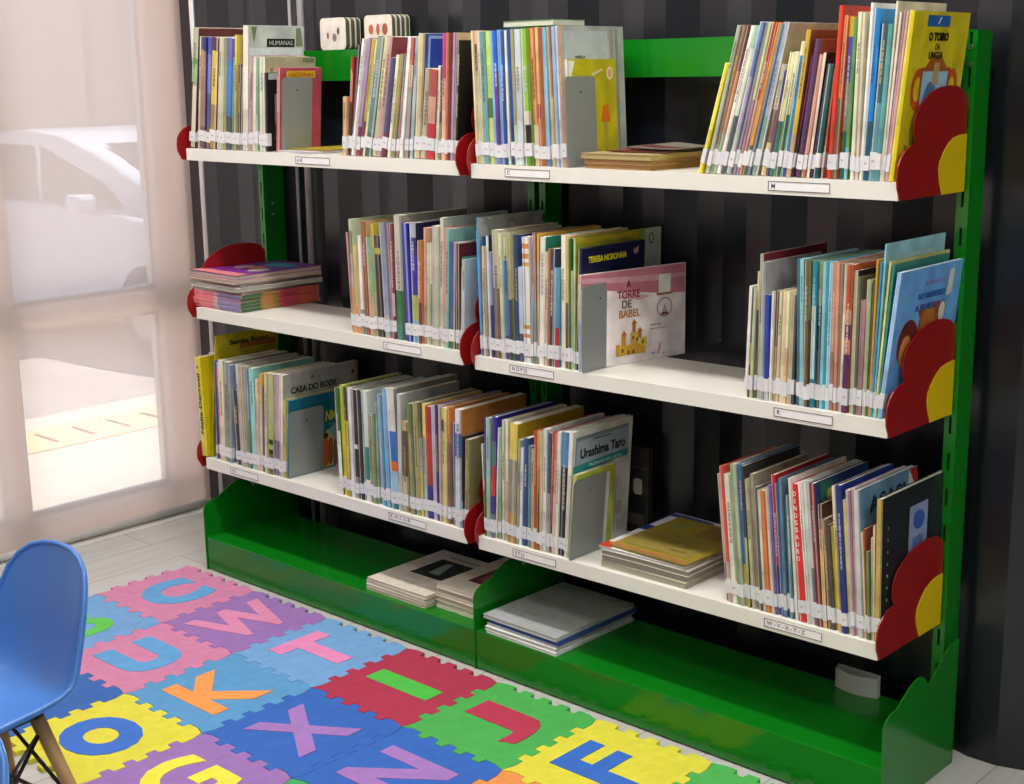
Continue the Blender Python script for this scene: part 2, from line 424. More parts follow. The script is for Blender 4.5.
    side = [(-.019, 0), (.268, 0), (.268, .256), (.232, .254), (.209, .241), (.182, .222), (.160, .207), (.149, .201), (.143, .210), (.132, .2215), (.120, .228), (.108, .2305),
            (.092, .228), (.075, .222), (.060, .214), (.045, .206), (.034, .199), (.028, .1955), (.018, .1955), (.004, .193), (-.008, .187), (-.015, .180), (-.019, .170)]
    for x in (0, 1.0200, 2.0270):
        f = MB(); f.prism(side, 'x', x-.0012, x+.0012); f.build('base_side_panel', M['green'], e, bevel=.0005)
    return e
shelving()

# ------------------------------------------------------------------ bookends
def bookend(x, y0, y1, s, label, lean=0):
    z = zshelf(s, x)
    e = thing('bookend', label, 'bookend', (x, 0, z), (0, lean, 0), group='grey steel bookends')
    h = .176; r = .010
    pl = [(y0, .001), (y1, .001)]
    for k in range(7): a = k*PI/12; pl.append((y1-r+r*math.cos(a), h-r+r*math.sin(a)))
    for k in range(7): a = PI/2+k*PI/12; pl.append((y0+r+r*math.cos(a), h-r+r*math.sin(a)))
    f = MB(); f.prism(pl, 'x', -.0006, .0006); p = f.build('upright_plate', M['bookend'], e)
    g = MB(); g.tube((.0006, (y0+y1)/2, h-.03), (.0012, (y0+y1)/2, h-.03), .0022, n=10); g.build('rivet', M['blackmetal'], p)
    f = MB(); f.box((.0006, y0, .0001), (.004, y1, .0010)); f.build('foot_plate', M['bookend'], e)
# ------------------------------------------------------------------ books
ORD = ['leftmost','second','third','fourth','fifth','sixth','seventh','eighth','ninth','tenth','eleventh','twelfth','thirteenth','fourteenth','fifteenth','sixteenth','seventeenth','eighteenth','nineteenth','twentieth']
TENS = {2: 'twenty', 3: 'thirty', 4: 'forty'}
def ordinal(i):
    if i < 20: return ORD[i]
    n = i+1; t, u = divmod(n, 10)
    if u == 0: return {2: 'twentieth', 3: 'thirtieth', 4: 'fortieth'}[t]
    return TENS[t]+'-'+(['first']+ORD[1:9])[u-1]
NAMED = {'black':'161616','charcoal':'38383a','grey':'8c8c8c','pale grey':'b8b8b8','white':'e8e6e2','cream':'d8d0b4','beige':'c0b090','tan':'b08c60','brown':'6e4a34','dark brown':'402c24',
 'red':'c03030','dark red':'781c24','crimson':'a82840','orange':'d8803c','peach':'dca888','pink':'cc98a0','mauve':'9c7c90','purple':'5a3070','indigo':'302c90','navy':'1c2850','blue':'2868b8',
 'sky blue':'5aa4dc','pale blue':'a4c0d4','slate blue':'5c7490','teal':'2c7880','aqua':'88c4c0','dark green':'2c4a34','green':'4c9050','sage green':'8ca484','lime green':'a4c050','olive':'807c48','yellow':'dcc830','mustard':'c0a048','pale yellow':'d4c880','lavender':'a8a4c8'}
def cname(h):
    r = [int(h[i:i+2], 16) for i in (0, 2, 4)]
    def d(n):
        q = [int(NAMED[n][i:i+2], 16) for i in (0, 2, 4)]
        rm = (r[0]+q[0])/2
        return (2+rm/256)*(r[0]-q[0])**2+4*(r[1]-q[1])**2+(2+(255-rm)/256)*(r[2]-q[2])**2
    return min(NAMED, key=d)
GN = 1.02
def book_mesh(t, h, d, spine, cover, segs, hard, rr):
    """wrapped cover (two boards and a spine) in the book's own frame: x thickness, y depth, z height"""
    f = MB(); b = min(.0012, t*.22)
    cs = lin(cover, GN)
    bulge = min(.0016, t*.12)
    n = 4 if t > .006 else 2
    prof = [(t*k/n, -bulge*math.sin(PI*k/n)) for k in range(n+1)]
    # printed stripe along one joint of the spine on thicker books
    side = None
    if t > .006:
        side = [None]*n
        k = rr.random()
        if k < .38: side[0] = (lin('dcd6c4'), .65)
        if .25 < k < .6: side[n-1] = (lin(rr.choice(['2c2830', '403828', 'd0c8b4'])), .5)
        if k > .72 and n > 2: side[1 if rr.random() < .5 else 2] = (lin(rr.choice(['c8c0b0', '504848', '8898a8', 'a08868', '703838'])), .5)
    def mulc(c, s_): return c if s_ is None else tuple(c[i]*(1-s_[1])+s_[0][i]*s_[1] for i in range(3))+(1,)
    # z bands of the spine
    bands = []; z = h
    if segs:
        last = 0
        for fr, c in segs:
            bands.append((h*(1-fr), h*(1-last), c)); last = fr
    else: bands.append((0, h, spine))
    out = []
    for z0, z1, c in bands:
        if z1-z0 > .06:
            k = 3 if z1-z0 > .14 else 2
            for j in range(k):
                a = z0+(z1-z0)*j/k; bb = z0+(z1-z0)*(j+1)/k
                v = 1+rr.uniform(-.16, .16)
                out.append((a, bb, tuple(min(.92, q*v) for q in lin(c, GN)[:3])+(1,)))
        else: out.append((z0, z1, lin(c, GN)))
    for z0, z1, c0 in out:
        for si, ((xa, ya), (xb, yb)) in enumerate(zip(prof, prof[1:])):
            c = mulc(c0, side[si]) if side else c0
            f.face([(xa, ya, z0), (xb, yb, z0), (xb, yb, z1), (xa, ya, z1)], c, smooth=False)
            f.face([(xa, ya+b, z0), (xa, ya+b, z1), (xb, yb+b, z1), (xb, yb+b, z0)], c)
    # small marks that read as printed spine titles
    if t > .0065 and rr.random() < .55:
        top = h*rr.uniform(.72, .9); L = h*rr.uniform(.15, .4); dark = sum(lin(spine)[:3])/3 > .25
        cc = tuple(a*.45+b_*.55 for a, b_ in zip(lin(spine), lin(rr.choice(['302c30', '3a3440', '502828', '283050']) if dark else rr.choice(['d8d4c8', 'd0b860', 'c8c8d0']))))
        z = top
        while z > top-L:
            l = rr.uniform(.004, .012); w = t*rr.uniform(.12, .2)
            f.box((t/2-w, -bulge-.0004, z-l), (t/2+w, -bulge-.0001, z), cc); z -= l+rr.uniform(.0012, .0025)
    for (xa, xb) in ((0, b), (t-b, t)):
        f.box((xa, 0, 0), (xb, d, h), cs)
    return f

def make_book(g, i, shelf, x, h, t, th, spine, cover, d, segs, hard=False):
    rr = random.Random(hash_s(g)+i*7)
    if not d: d = (.155+.19*(h-.18)) if h < .24 else rr.uniform(.185, .205)
    d = min(max(d, .12), .286)
    if not cover: cover = spine if not segs else segs[0][1]
    z = zshelf(shelf, x)
    y0 = .012+rr.uniform(-.003, .003)
    lift = t*math.sin(th) if th > 0 else 0
    if segs:
        big = sorted(((b[0]-a[0], b[1]) for a, b in zip([(0, '')]+segs, segs)), reverse=True)
        c1 = cname(big[0][1]); c2 = None
        for q in big[1:]:
            if cname(q[1]) != c1: c2 = cname(q[1]); break
        desc = '%s and %s spined book' % (c1, c2) if c2 else '%s spined picture book' % c1
    else:
        sz = 'short' if h < .215 else ('tall' if h > .28 else '')
        thick = 'thick' if t > .016 else ('slim' if t < .008 else '')
        desc = ' '.join(w for w in (thick, sz, cname(spine), 'picture book') if w)
    lab = LAB_OVER.get((g, i)) or '%s, %s from left in %s' % (desc, ordinal(i), ROWN[g])
    lab = lab.replace('leftmost from left', 'leftmost')
    e = thing('picture_book', lab, 'book', (x, y0, z+lift+.0004), (0, th, 0), GRP[g])
    book_mesh(t, h, d, spine, cover, segs, hard, rr).build('cover', M['cover'], e, fix=False)
    b = min(.0012, t*.22); m_ = .0015 if h > .2 and rr.random() < .6 else .0004
    f = MB(); f.box((b+.0001, .002, m_), (t-b-.0001, d-m_*1.3, h-m_)); f.build('page_block', M['pages'], e)
    # white call-number label taped round the spine
    if (g, i) not in NOLABEL:
        lz = rr.uniform(.013, .019); lh = rr.uniform(.024, .030); wr = rr.uniform(.008, .014)
        f = MB(); bl = min(.0016, t*.12)+.0006
        c = lin(rr.choice(['dcdce0', 'e2e0e0', 'd4d6dc', 'dadade']))
        f.box((-.0004, -bl, lz), (t+.0004, -bl+.0005, lz+lh), c)
        f.box((t+.0002, -bl, lz), (t+.0006, wr, lz+lh), c)
        if t > .009:
            f.box((t/2-t*.2, -bl-.0003, lz+lh*.42), (t/2+t*.2, -bl-.0001, lz+lh*.55), lin('b4b4ba'))
        f.build('spine_label', M['label'], e, fix=False)
    return e, d, h, t
def hash_s(s): return sum(ord(c)*(k+3) for k, c in enumerate(s))*13

ROWN = {'TLA': 'first top-shelf row', 'TLA2': 'first top-shelf row', 'TLB': 'second top-shelf row', 'TRA': 'third top-shelf row', 'TRA2': 'third top-shelf row', 'TRB': 'fourth top-shelf row', 'TRB2': 'fourth top-shelf row',
        'MLB': 'first middle-shelf row', 'MRA': 'second middle-shelf row', 'MRB': 'third middle-shelf row', 'MRB2': 'third middle-shelf row',
        'BLA': 'first bottom-shelf row', 'BLA2': 'first bottom-shelf row', 'BLB': 'second bottom-shelf row', 'BRA': 'third bottom-shelf row', 'BRA2': 'third bottom-shelf row', 'BRB': 'fourth bottom-shelf row', 'BRB2': 'fourth bottom-shelf row'}
GRP = {k: 'books standing in the '+v for k, v in ROWN.items()}
NOLABEL = {('TLA2', 1), ('TRA2', 0), ('TRB2', 0), ('BLA2', 1), ('BRA2', 1), ('BLA', 0), ('MLB', 12)}
LAB_OVER = {
 ('TLA2', 0): 'black book with brown portrait on its cover beside the pink book',
 ('TLA2', 1): 'pink red book with yellow title behind the top left bookend',
 ('TRA2', 0): 'olive yellow book facing out behind the bookend on the top shelf',
 ('TRB2', 0): 'bright yellow book with blue tag and black title on top shelf right end',
 ('MRA', 26): 'yellow green book with a white flap reaching back behind the Babel book',
 ('MRA', 27): 'navy book with yellow capital title behind the pink Babel book',
 ('MRB2', 1): 'light blue picture book with brown bears leaning at the middle shelf right end',
 ('MRB2', 0): 'teal book just behind the light blue bear book on the middle shelf',
 ('BLA', 0): 'thin yellow book with a dark title standing behind the bottom left row',
 ('BLA', 19): 'pale book with a black goat house title behind the bottom left bookend',
 ('BLA2', 0): 'thin mustard book between the pale titled book and the teal cover',
 ('BLA2', 1): 'teal book with orange figures behind the bottom left bookend',
 ('BRA2', 0): 'white book with blue picture header and teal band behind the bookend',
 ('BRA2', 1): 'lime bordered white booklet right behind the bottom shelf bookend',
 ('BRB', 20): 'red hardback with white stacked capital letters down its spine',
 ('BRB', 34): 'blue and white book with large dark capitals near bottom shelf right end',
 ('BRB2', 2): 'black spiral notebook style book with tan spine at bottom shelf right end',
 ('TLA', 12): 'tall white book with black title block sticking up in first top-shelf row',
}
BOOKS = {
'TLA': ('top', '''
0.0035 0.3012 0.0225 0.1605 8fae84 5a2a24 0.205 .25:a9b59a,.3:5f9a58,.45:8fae84
0.0332 0.2787 0.0103 0.1376 cfc9b0 - 0.0 -
0.0471 0.2756 0.0202 0.1261 94706a - 0.0 .12:38306e,.8:94706a,1:6a5048
0.0678 0.2754 0.0188 0.1349 646ca0 - 0.0 .15:4a50a8,.5:7078b8,.8:56608c,1:6a5c54
0.0871 0.2754 0.0223 0.1482 c2a834 - 0.0 .12:50202a,.6:c8ae36,1:9a7a3c
0.1117 0.2734 0.0139 0.1417 c9bcb0 - 0.0 -
0.1315 0.2724 0.0184 0.122 b4b896 - 0.0 -
0.1504 0.2711 0.0236 0.1354 3a72b8 - 0.0 .2:6a68b0,.7:3878c0,1:50504c
0.1773 0.2248 0.0089 0.1228 5a9682 - 0.0 -
0.1897 0.2779 0.014 0.1093 b9a550 c8b45a 0.0 .3:ccb84c,1:a89a58
0.204 0.2077 0.0078 0.1226 50403a - 0.0 -
0.2122 0.2029 0.005 0.1226 8e8e88 - 0.0 -
0.2223 0.2992 0.0198 0.0989 d7cdbe b4bcb8 0.172 -
0.2425 0.2283 0.0115 0.1079 c4a8a4 - 0.0 -
0.2546 0.2258 0.0095 0.1071 a88890 - 0.0 -
0.2646 0.2256 0.0095 0.1062 d8d4c0 - 0.0 -
0.2765 0.2229 0.0094 0.0967 78a084 - 0.0 .6:78a084,1:b0b8a0
0.2904 0.2236 0.0218 0.0782 dcd8c8 a8a482 0.155 -
'''),
'TLA2': ('top', '''
0.316 0.1868 0.0104 0.0601 20201e 1c1c1e 0.165 -
0.3548 0.1986 0.011 0.0913 b86068 a8485a 0.128 -
'''),
'TLB': ('top', '''
0.6044 0.1315 0.0119 0.0619 c8966a - 0.0 -
0.6166 0.2195 0.0083 0.1074 8a4a3c - 0.0 .15:a02c28,.45:b87858,1:4a3438
0.6253 0.2481 0.0065 0.1582 46303a - 0.0 -
0.6322 0.2617 0.0098 0.201 e8e4e6 - 0.0 -
0.6425 0.2635 0.012 0.2214 a07aa0 - 0.0 .75:a482a8,.85:702050,1:b0403c
0.658 0.2605 0.009 0.2109 c2b03c - 0.0 .7:bcae40,1:6a3040
0.6675 0.2609 0.007 0.2245 e0c8a0 - 0.0 -
0.6767 0.2647 0.0197 0.2182 5a8080 - 0.0 .3:70897c,.8:508484,1:386060
0.7003 0.2636 0.0144 0.2067 cfc89c - 0.0 .5:d4cfa0,1:b8a890
0.7187 0.2637 0.014 0.1942 b08a88 7a3038 0.19 -
0.7337 0.2182 0.0162 0.1926 3a3f68 - 0.0 .75:3f4470,1:702f48
0.7528 0.224 0.0084 0.182 dcd6b0 - 0.0 -
0.7616 0.225 0.0123 0.1844 8c8450 - 0.0 -
0.778 0.2231 0.0079 0.1691 8a7078 - 0.0 -
0.7893 0.2616 0.0093 0.1555 e6e2da - 0.0 -
0.8064 0.2572 0.0107 0.1273 9c4038 - 0.0 .22:b0403a,.4:cfc6ba,1:8ca09c
0.8198 0.2577 0.0097 0.1184 9ab0b0 - 0.0 -
0.8357 0.2652 0.0201 0.0959 c8b480 3454a0 0.2 -
0.8563 0.1922 0.0181 0.114 b0a58c - 0.0 -
0.8782 0.1896 0.0219 0.0965 b04040 - 0.0 .3:a04848,.6:c09080,1:b83038
0.9014 0.1976 0.0079 0.0917 d0d8c8 - 0.0 -
0.9137 0.1952 0.0069 0.0711 2c5040 - 0.0 .6:2c5040,1:a09858
0.9244 0.2635 0.0097 0.0533 c07078 - 0.0 .35:b83868,.6:d09890,1:d8a898
0.9345 0.2643 0.0073 0.0568 a8603c - 0.0 -
0.9421 0.2642 0.0094 0.0629 701c28 - 0.0 -
0.9517 0.264 0.0087 0.0676 9a90b8 c8b088 0.2 -
0.9608 0.2487 0.0087 0.0782 141416 18181a 0.205 -
'''),
'TRA': ('top', '''
1.0302 0.2697 0.0069 -0.0358 d8caa0 - 0.0 -
1.0375 0.2695 0.0084 -0.0363 c8a088 - 0.0 .1:d0a080,.3:503830,1:c0b890
1.0462 0.2692 0.0067 -0.0316 d8d0b0 - 0.0 -
1.0543 0.267 0.0132 -0.0357 6a9a98 - 0.0 -
1.0678 0.2676 0.013 -0.0331 b0c050 - 0.0 .5:b4c860,.65:507040,1:b8c068
1.0815 0.2682 0.006 -0.0347 70a8d8 - 0.0 -
1.0878 0.268 0.0137 -0.0341 2060c0 - 0.0 .3:2060c8,.85:58307c,1:8878a0
1.1019 0.2696 0.0062 -0.0345 50a0e0 - 0.0 -
1.1084 0.2682 0.0099 -0.0248 2058a8 - 0.0 -
1.1196 0.268 0.0054 -0.0286 e0dcc8 - 0.0 -
1.1286 0.2709 0.0122 -0.0408 1a4890 - 0.0 .7:184890,1:203868
1.1411 0.2695 0.008 -0.0387 a09a70 - 0.0 .7:a09a70,1:b8d0a8
1.1494 0.269 0.0146 -0.0271 b8c4d0 - 0.0 -
1.1673 0.2696 0.0193 -0.038 7ab030 - 0.0 .6:80b034,.7:d8c8c0,.93:241c1c,1:60902c
1.1918 0.2703 0.0132 -0.0561 c87830 - 0.0 .7:c87830,1:c8b8a0
1.2053 0.2714 0.0084 -0.0398 c89858 - 0.0 .55:caa064,.65:903048,1:b87038
1.2147 0.2702 0.0117 -0.0425 9a5830 - 0.0 -
1.2267 0.2708 0.0084 -0.0411 4a88b8 - 0.0 .85:80b0cc,1:4a80b0
1.2381 0.2716 0.0062 -0.0512 e0d8b8 - 0.0 -
1.2453 0.2714 0.0065 -0.0535 8a5a40 - 0.0 .5:8a6a50,1:b89840
1.2521 0.272 0.0067 -0.0451 90a8c8 - 0.0 -
1.2597 0.2728 0.0069 -0.0473 eceae8 - 0.0 -
1.2676 0.2726 0.0114 -0.0496 a08070 a4aca6 0.192 -
'''),
'TRA2': ('top', '''
1.2793 0.2085 0.0071 -0.0463 e0e0d0 b8ac20 0.15 -
'''),
'TRB': ('top', '''
1.5946 0.2019 0.0074 0.2754 e8d830 - 0.0 .2:e8d820,.6:e8dc48,1:e4d038
1.6101 0.2666 0.0072 0.2392 a0a898 - 0.0 -
1.6178 0.2665 0.0082 0.2417 8a6a48 - 0.0 .8:8e6c48,1:889878
1.6266 0.2658 0.0071 0.2486 6a4048 - 0.0 .3:6a4048,.7:b87850,1:8a9880
1.6342 0.2661 0.0077 0.2586 e4e0d4 - 0.0 -
1.643 0.2658 0.0081 0.2571 8aa898 - 0.0 .15:98c0a8,.6:d8dcc8,1:505a60
1.6559 0.2705 0.0101 0.2413 7088b8 - 0.0 .35:6480b0,.7:a098b8,1:b0b0b0
1.6678 0.2681 0.0058 0.2372 88808a - 0.0 -
1.6759 0.2692 0.0063 0.2305 c0c890 - 0.0 .5:c4cc90,1:b08098
1.6827 0.2691 0.009 0.2329 a02818 - 0.0 .5:a82c18,.75:b07860,1:a05050
1.6923 0.2685 0.0054 0.243 d89030 - 0.0 .8:d89030,1:387048
1.7007 0.2668 0.0045 0.2336 7888a0 - 0.0 -
1.7081 0.2678 0.0082 0.2249 a8b8c8 - 0.0 .6:b0bccc,1:88a898
1.7175 0.2682 0.0026 0.2225 c8ccd0 b8a488 0.21 -
1.7269 0.1946 0.0088 0.1903 d0c8a8 - 0.0 .4:d4ccac,.7:805850,1:d8c878
1.7373 0.184 0.0047 0.1842 484878 - 0.0 .3:303c78,1:705060
1.7445 0.2141 0.0101 0.173 dcd8a8 - 0.0 .55:dcd8a8,1:307868
1.7589 0.2149 0.0081 0.1554 c8c8a0 - 0.0 .5:d8d4ac,1:286050
1.7701 0.231 0.0074 0.1428 3888b8 - 0.0 .1:d8dcb0,.8:3c8cbc,1:2458a0
1.7802 0.2503 0.0087 0.1327 c8a840 8c5030 0.2 .7:c8a840,1:c09880
1.7893 0.2078 0.0026 0.1611 703050 - 0.0 .6:743454,1:284838
1.7973 0.2343 0.0106 0.1369 5a3a60 a05848 0.19 -
1.8083 0.2086 0.0072 0.141 d09080 - 0.0 .8:d49484,1:b87058
1.8192 0.2113 0.0052 0.1249 d8c8b0 201c1c 0.18 -
1.8247 0.1934 0.0062 0.1411 1c3058 - 0.0 -
1.835 0.1912 0.0077 0.1223 2a5a58 - 0.0 -
1.8463 0.1842 0.003 0.1048 d07050 - 0.0 .7:d47454,1:c8b898
1.8603 0.2861 0.0093 0.0467 c83828 b83020 0.11 -
1.87 0.2697 0.0068 0.0529 c86838 - 0.0 .5:c86838,1:605040
1.8815 0.2669 0.0091 0.0364 60508a - 0.0 .12:c8a830,.4:58489a,.7:88786a,1:2a5a50
1.891 0.265 0.0061 0.0358 5a9050 - 0.0 .8:5a9050,1:78b0b8
1.9024 0.2742 0.0084 0.0171 d8d4b8 - 0.0 -
1.9128 0.2722 0.0068 0.011 ccc0a0 - 0.0 .7:d0c8a8,1:d0b8a8
1.9199 0.2877 0.0066 0.0337 e4e4e0 - 0.19 -
1.9268 0.2779 0.0118 0.044 2080c8 - 0.0 .65:2484cc,1:305868
1.9389 0.2539 0.0117 0.0545 406870 - 0.0 .5:3c6070,1:5c9098
1.9509 0.2535 0.0075 0.0551 5a9898 - 0.0 -
1.9587 0.2889 0.0036 0.0583 e0dcc0 dcd8b8 0.17 -
1.9626 0.2717 0.0036 0.0734 d8c8c0 - 0.0 -
1.9665 0.2732 0.0036 0.0841 a89098 - 0.0 -
1.9704 0.273 0.0036 0.0922 d8a090 - 0.0 -
'''),
'TRB2': ('top', '''
1.9743 0.2736 0.0091 0.0946 d8c820 d4c41e 0.2 -
'''),
'MLB': ('mid', '''
0.6077 0.234 0.0061 -0.0457 b07878 - 0.0 .8:b07878,1:b85838
0.6141 0.2659 0.0093 -0.0132 a0b090 - 0.0 .1:b0bca0,.3:486a40,.6:a09898,1:c08848
0.6237 0.2064 0.0087 -0.0076 c8a850 - 0.0 .7:c8ac58,1:d88838
0.6332 0.2047 0.0095 -0.0104 d8b068 - 0.0 .8:b0a070,1:e0882c
0.6431 0.2296 0.0137 -0.011 e8e4e0 - 0.0 .75:ece8e4,1:8a8c94
0.6589 0.2627 0.016 -0.0189 8a4030 c8a070 0.2 -
0.6763 0.2282 0.017 -0.0236 70a080 - 0.0 .6:74a488,1:b8a070
0.6936 0.2591 0.0097 -0.019 b0a850 - 0.0 .2:b4a848,.6:80906c,1:a8a088
0.7073 0.2336 0.0183 -0.0349 101830 - 0.0 .12:302848,.18:a8a040,1:121a38
0.7261 0.2642 0.0166 -0.0357 8890a0 - 0.0 .8:8890a0,1:b0a898
0.7431 0.2631 0.0098 -0.0228 a88898 - 0.0 -
0.7532 0.2639 0.0091 -0.008 803848 - 0.0 .6:803848,.8:c0a8b0,1:683040
0.7626 0.2836 0.0252 0.0037 c8c8b8 8a867c 0.21 .6:c8c8b8,.87:2c7040,1:3a7a68
0.7959 0.2673 0.0201 -0.0254 1828a0 - 0.0 -
0.8163 0.2687 0.0193 -0.0068 3838a0 182048 0.0 .12:a0a8b0,.28:283078,.6:3030a0,.82:a8a850,1:60a8d0
0.8359 0.2318 0.0127 0.0282 b87850 - 0.0 .6:b87850,1:604838
0.8489 0.2605 0.0094 0.0361 d09a88 - 0.0 -
0.8585 0.2281 0.0103 0.0402 b8b890 - 0.0 -
0.8692 0.2289 0.0097 0.0408 d8dcd0 - 0.0 .4:d8dcd0,1:90a080
0.881 0.2668 0.0203 0.0326 b0b0a0 - 0.0 -
0.9016 0.2856 0.0101 0.0369 b8bca8 9aa89c 0.205 -
0.9121 0.2646 0.0097 0.0431 d0a090 - 0.0 .7:d49084,1:c8b0a0
0.9221 0.2631 0.0098 0.0446 80a8a0 7ca69e 0.0 -
0.9331 0.2344 0.018 0.041 385088 - 0.0 .6:3c5490,.85:405878,1:3a6838
0.9551 0.2333 0.0096 0.0249 582028 - 0.0 -
0.965 0.2043 0.0036 0.0497 b8bcb8 - 0.0 .1:407868,1:b8bcb8
0.9712 0.1997 0.0072 0.0384 a8b0b4 - 0.0 -
'''),
'MRA': ('mid', '''
1.028 0.2684 0.0036 -0.0282 48a8ec - 0.0 -
1.0319 0.2965 0.0036 -0.0241 2890d8 a0a09a 0.21 -
1.0358 0.2562 0.0036 0.0025 185898 - 0.0 .1:186098,1:2878b8
1.0404 0.2369 0.0079 -0.0007 c0b098 - 0.0 -
1.0532 0.259 0.0077 -0.0199 d8dcd8 202860 0.0 -
1.0612 0.2256 0.0118 -0.0193 28306a - 0.0 .5:8088b8,1:28306a
1.0738 0.2728 0.0193 -0.0219 a8a088 - 0.0 .45:b8b498,1:6a5448
1.0937 0.2676 0.0076 -0.0229 c4c4a8 - 0.0 -
1.1016 0.2556 0.0142 -0.0177 3880c0 - 0.0 .18:c8d0a0,.8:3c84c4,1:2848a0
1.1161 0.2585 0.0096 -0.0159 989060 - 0.0 .5:a09868,1:384830
1.1261 0.2664 0.0083 -0.0165 686848 - 0.0 .5:80804c,1:283c30
1.1347 0.2659 0.0093 -0.015 284070 - 0.0 -
1.1447 0.1999 0.0111 -0.0171 b0b8d0 - 0.0 .7:b4bcd0,1:504868
1.1561 0.263 0.018 -0.0146 e0e0dc - 0.0 .05:e0e0dc,.09:d08840,.13:e0e0dc,.17:d08840,.2:e0e0dc,.23:d09850,.7:e0e0dc,.73:c88840,.77:e0e0dc,.8:c88840,.84:e0e0dc,.93:d8d0d0,.96:d05848,1:e0e0dc
1.1745 0.1632 0.0069 0.0191 7088a0 - 0.0 -
1.1857 0.2731 0.0061 -0.0052 a06860 - 0.0 .5:a06860,1:4a7868
1.1921 0.2716 0.0053 0.0073 d8a840 - 0.0 .2:d8a840,1:b8b098
1.1977 0.2662 0.0139 0.0262 e8e8e0 208068 0.0 -
1.2129 0.2364 0.0069 0.0219 c8a890 - 0.0 -
1.2204 0.244 0.0052 0.021 b07040 - 0.0 -
1.2259 0.2436 0.0112 0.0316 283858 303858 0.0 -
1.239 0.2055 0.0136 0.0238 5088a8 - 0.0 .6:5088a8,1:a03038
1.2559 0.2723 0.0113 0.0094 e4e0cc - 0.0 -
1.2675 0.272 0.0105 0.0095 c8a860 - 0.0 .5:c8a860,1:605030
1.2796 0.2665 0.0053 0.0046 387040 - 0.0 -
1.2852 0.2025 0.0045 0.0046 b8a898 - 0.0 -
1.29 0.2681 0.005 0.0107 a0c080 989c2c 0.285 -
1.2954 0.2482 0.0098 0.0358 181c3c 171a3c 0.205 -
'''),
'MRB': ('mid', '''
1.7025 0.2071 0.0059 0.0318 dcd8d0 - 0.0 -
1.709 0.2039 0.0042 0.0299 605050 - 0.0 .5:504850,.7:a0a050,1:602830
1.7145 0.2043 0.0048 0.025 b8c0a0 - 0.0 -
1.7232 0.2346 0.0041 0.0075 405848 - 0.0 .3:c8b890,.6:384850,1:686048
1.729 0.2665 0.0068 0.0012 98a898 702430 0.22 -
1.7382 0.2525 0.0068 -0.0072 a0a0a0 - 0.0 -
1.7468 0.1935 0.0089 -0.0145 2040a0 - 0.0 .8:2444a8,1:c8ccd0
1.756 0.2009 0.0061 0.0102 d8d4c8 - 0.0 -
1.7623 0.2026 0.0065 0.0113 705048 - 0.0 .5:504038,1:a08858
1.7691 0.2023 0.0079 0.0168 c8b890 - 0.0 -
1.7775 0.203 0.0081 0.0158 d0c0a0 - 0.0 -
1.7859 0.2029 0.0076 0.017 d8c090 - 0.0 .5:dcd0a0,1:dcb088
1.7943 0.2 0.0074 0.0148 a8a088 - 0.0 -
1.8032 0.197 0.0044 0.0084 504c48 - 0.0 -
1.815 0.2629 0.0055 -0.0278 386878 - 0.0 -
1.8208 0.2634 0.0073 -0.0267 80b8c0 - 0.0 -
1.8284 0.2606 0.0073 -0.0142 705838 - 0.0 -
1.8362 0.2611 0.0048 -0.0149 405030 - 0.0 .4:586838,1:303028
1.8413 0.2616 0.0078 -0.0056 3898a8 - 0.0 .3:2c90a8,.8:d0dcdc,1:207890
1.8494 0.2623 0.0088 -0.0004 384838 - 0.0 .3:788850,.6:202820,1:485048
1.8587 0.2612 0.0057 -0.0011 90c0d0 - 0.0 -
1.8647 0.2616 0.0054 -0.001 2890a0 - 0.0 -
1.8705 0.2612 0.0071 -0.0015 a8c8d8 - 0.0 -
1.8779 0.2608 0.0067 -0.0014 907868 - 0.0 .6:c08870,1:988070
1.8869 0.2604 0.0058 -0.0089 c88870 - 0.0 -
1.893 0.26 0.006 -0.0087 8a7868 - 0.0 -
1.8994 0.2599 0.0048 0.007 d8c8b0 - 0.0 -
1.9045 0.2604 0.0113 0.0108 b85830 b05c30 0.2 .3:b85830,.4:c89078,.5:503060,.6:c08870,1:4a2858
1.9186 0.25 0.007 0.0008 b8b898 181c30 0.0 -
1.9268 0.2403 0.0065 -0.003 686850 - 0.0 -
1.9336 0.2015 0.0092 0.005 a07880 - 0.0 -
1.9436 0.2366 0.004 0.0023 c0c0a0 - 0.0 -
1.9479 0.2358 0.0036 0.0086 90a078 - 0.0 -
1.9518 0.2298 0.0036 0.0157 605838 - 0.0 -
1.9557 0.2716 0.0036 0.0168 d89c30 - 0.0 -
1.9596 0.2689 0.0036 0.0327 4890b0 - 0.0 -
1.9635 0.2995 0.0031 0.0373 78b8c8 90c0cc 0.215 -
1.9669 0.2705 0.0036 0.0623 d0d088 c4c47c 0.215 -
'''),
'MRB2': ('mid', '''
1.9708 0.2664 0.0036 0.0753 308878 2c7c70 0.2 -
1.9747 0.2546 0.0077 0.1015 9cc4ec 6aa4e0 0.25 -
'''),
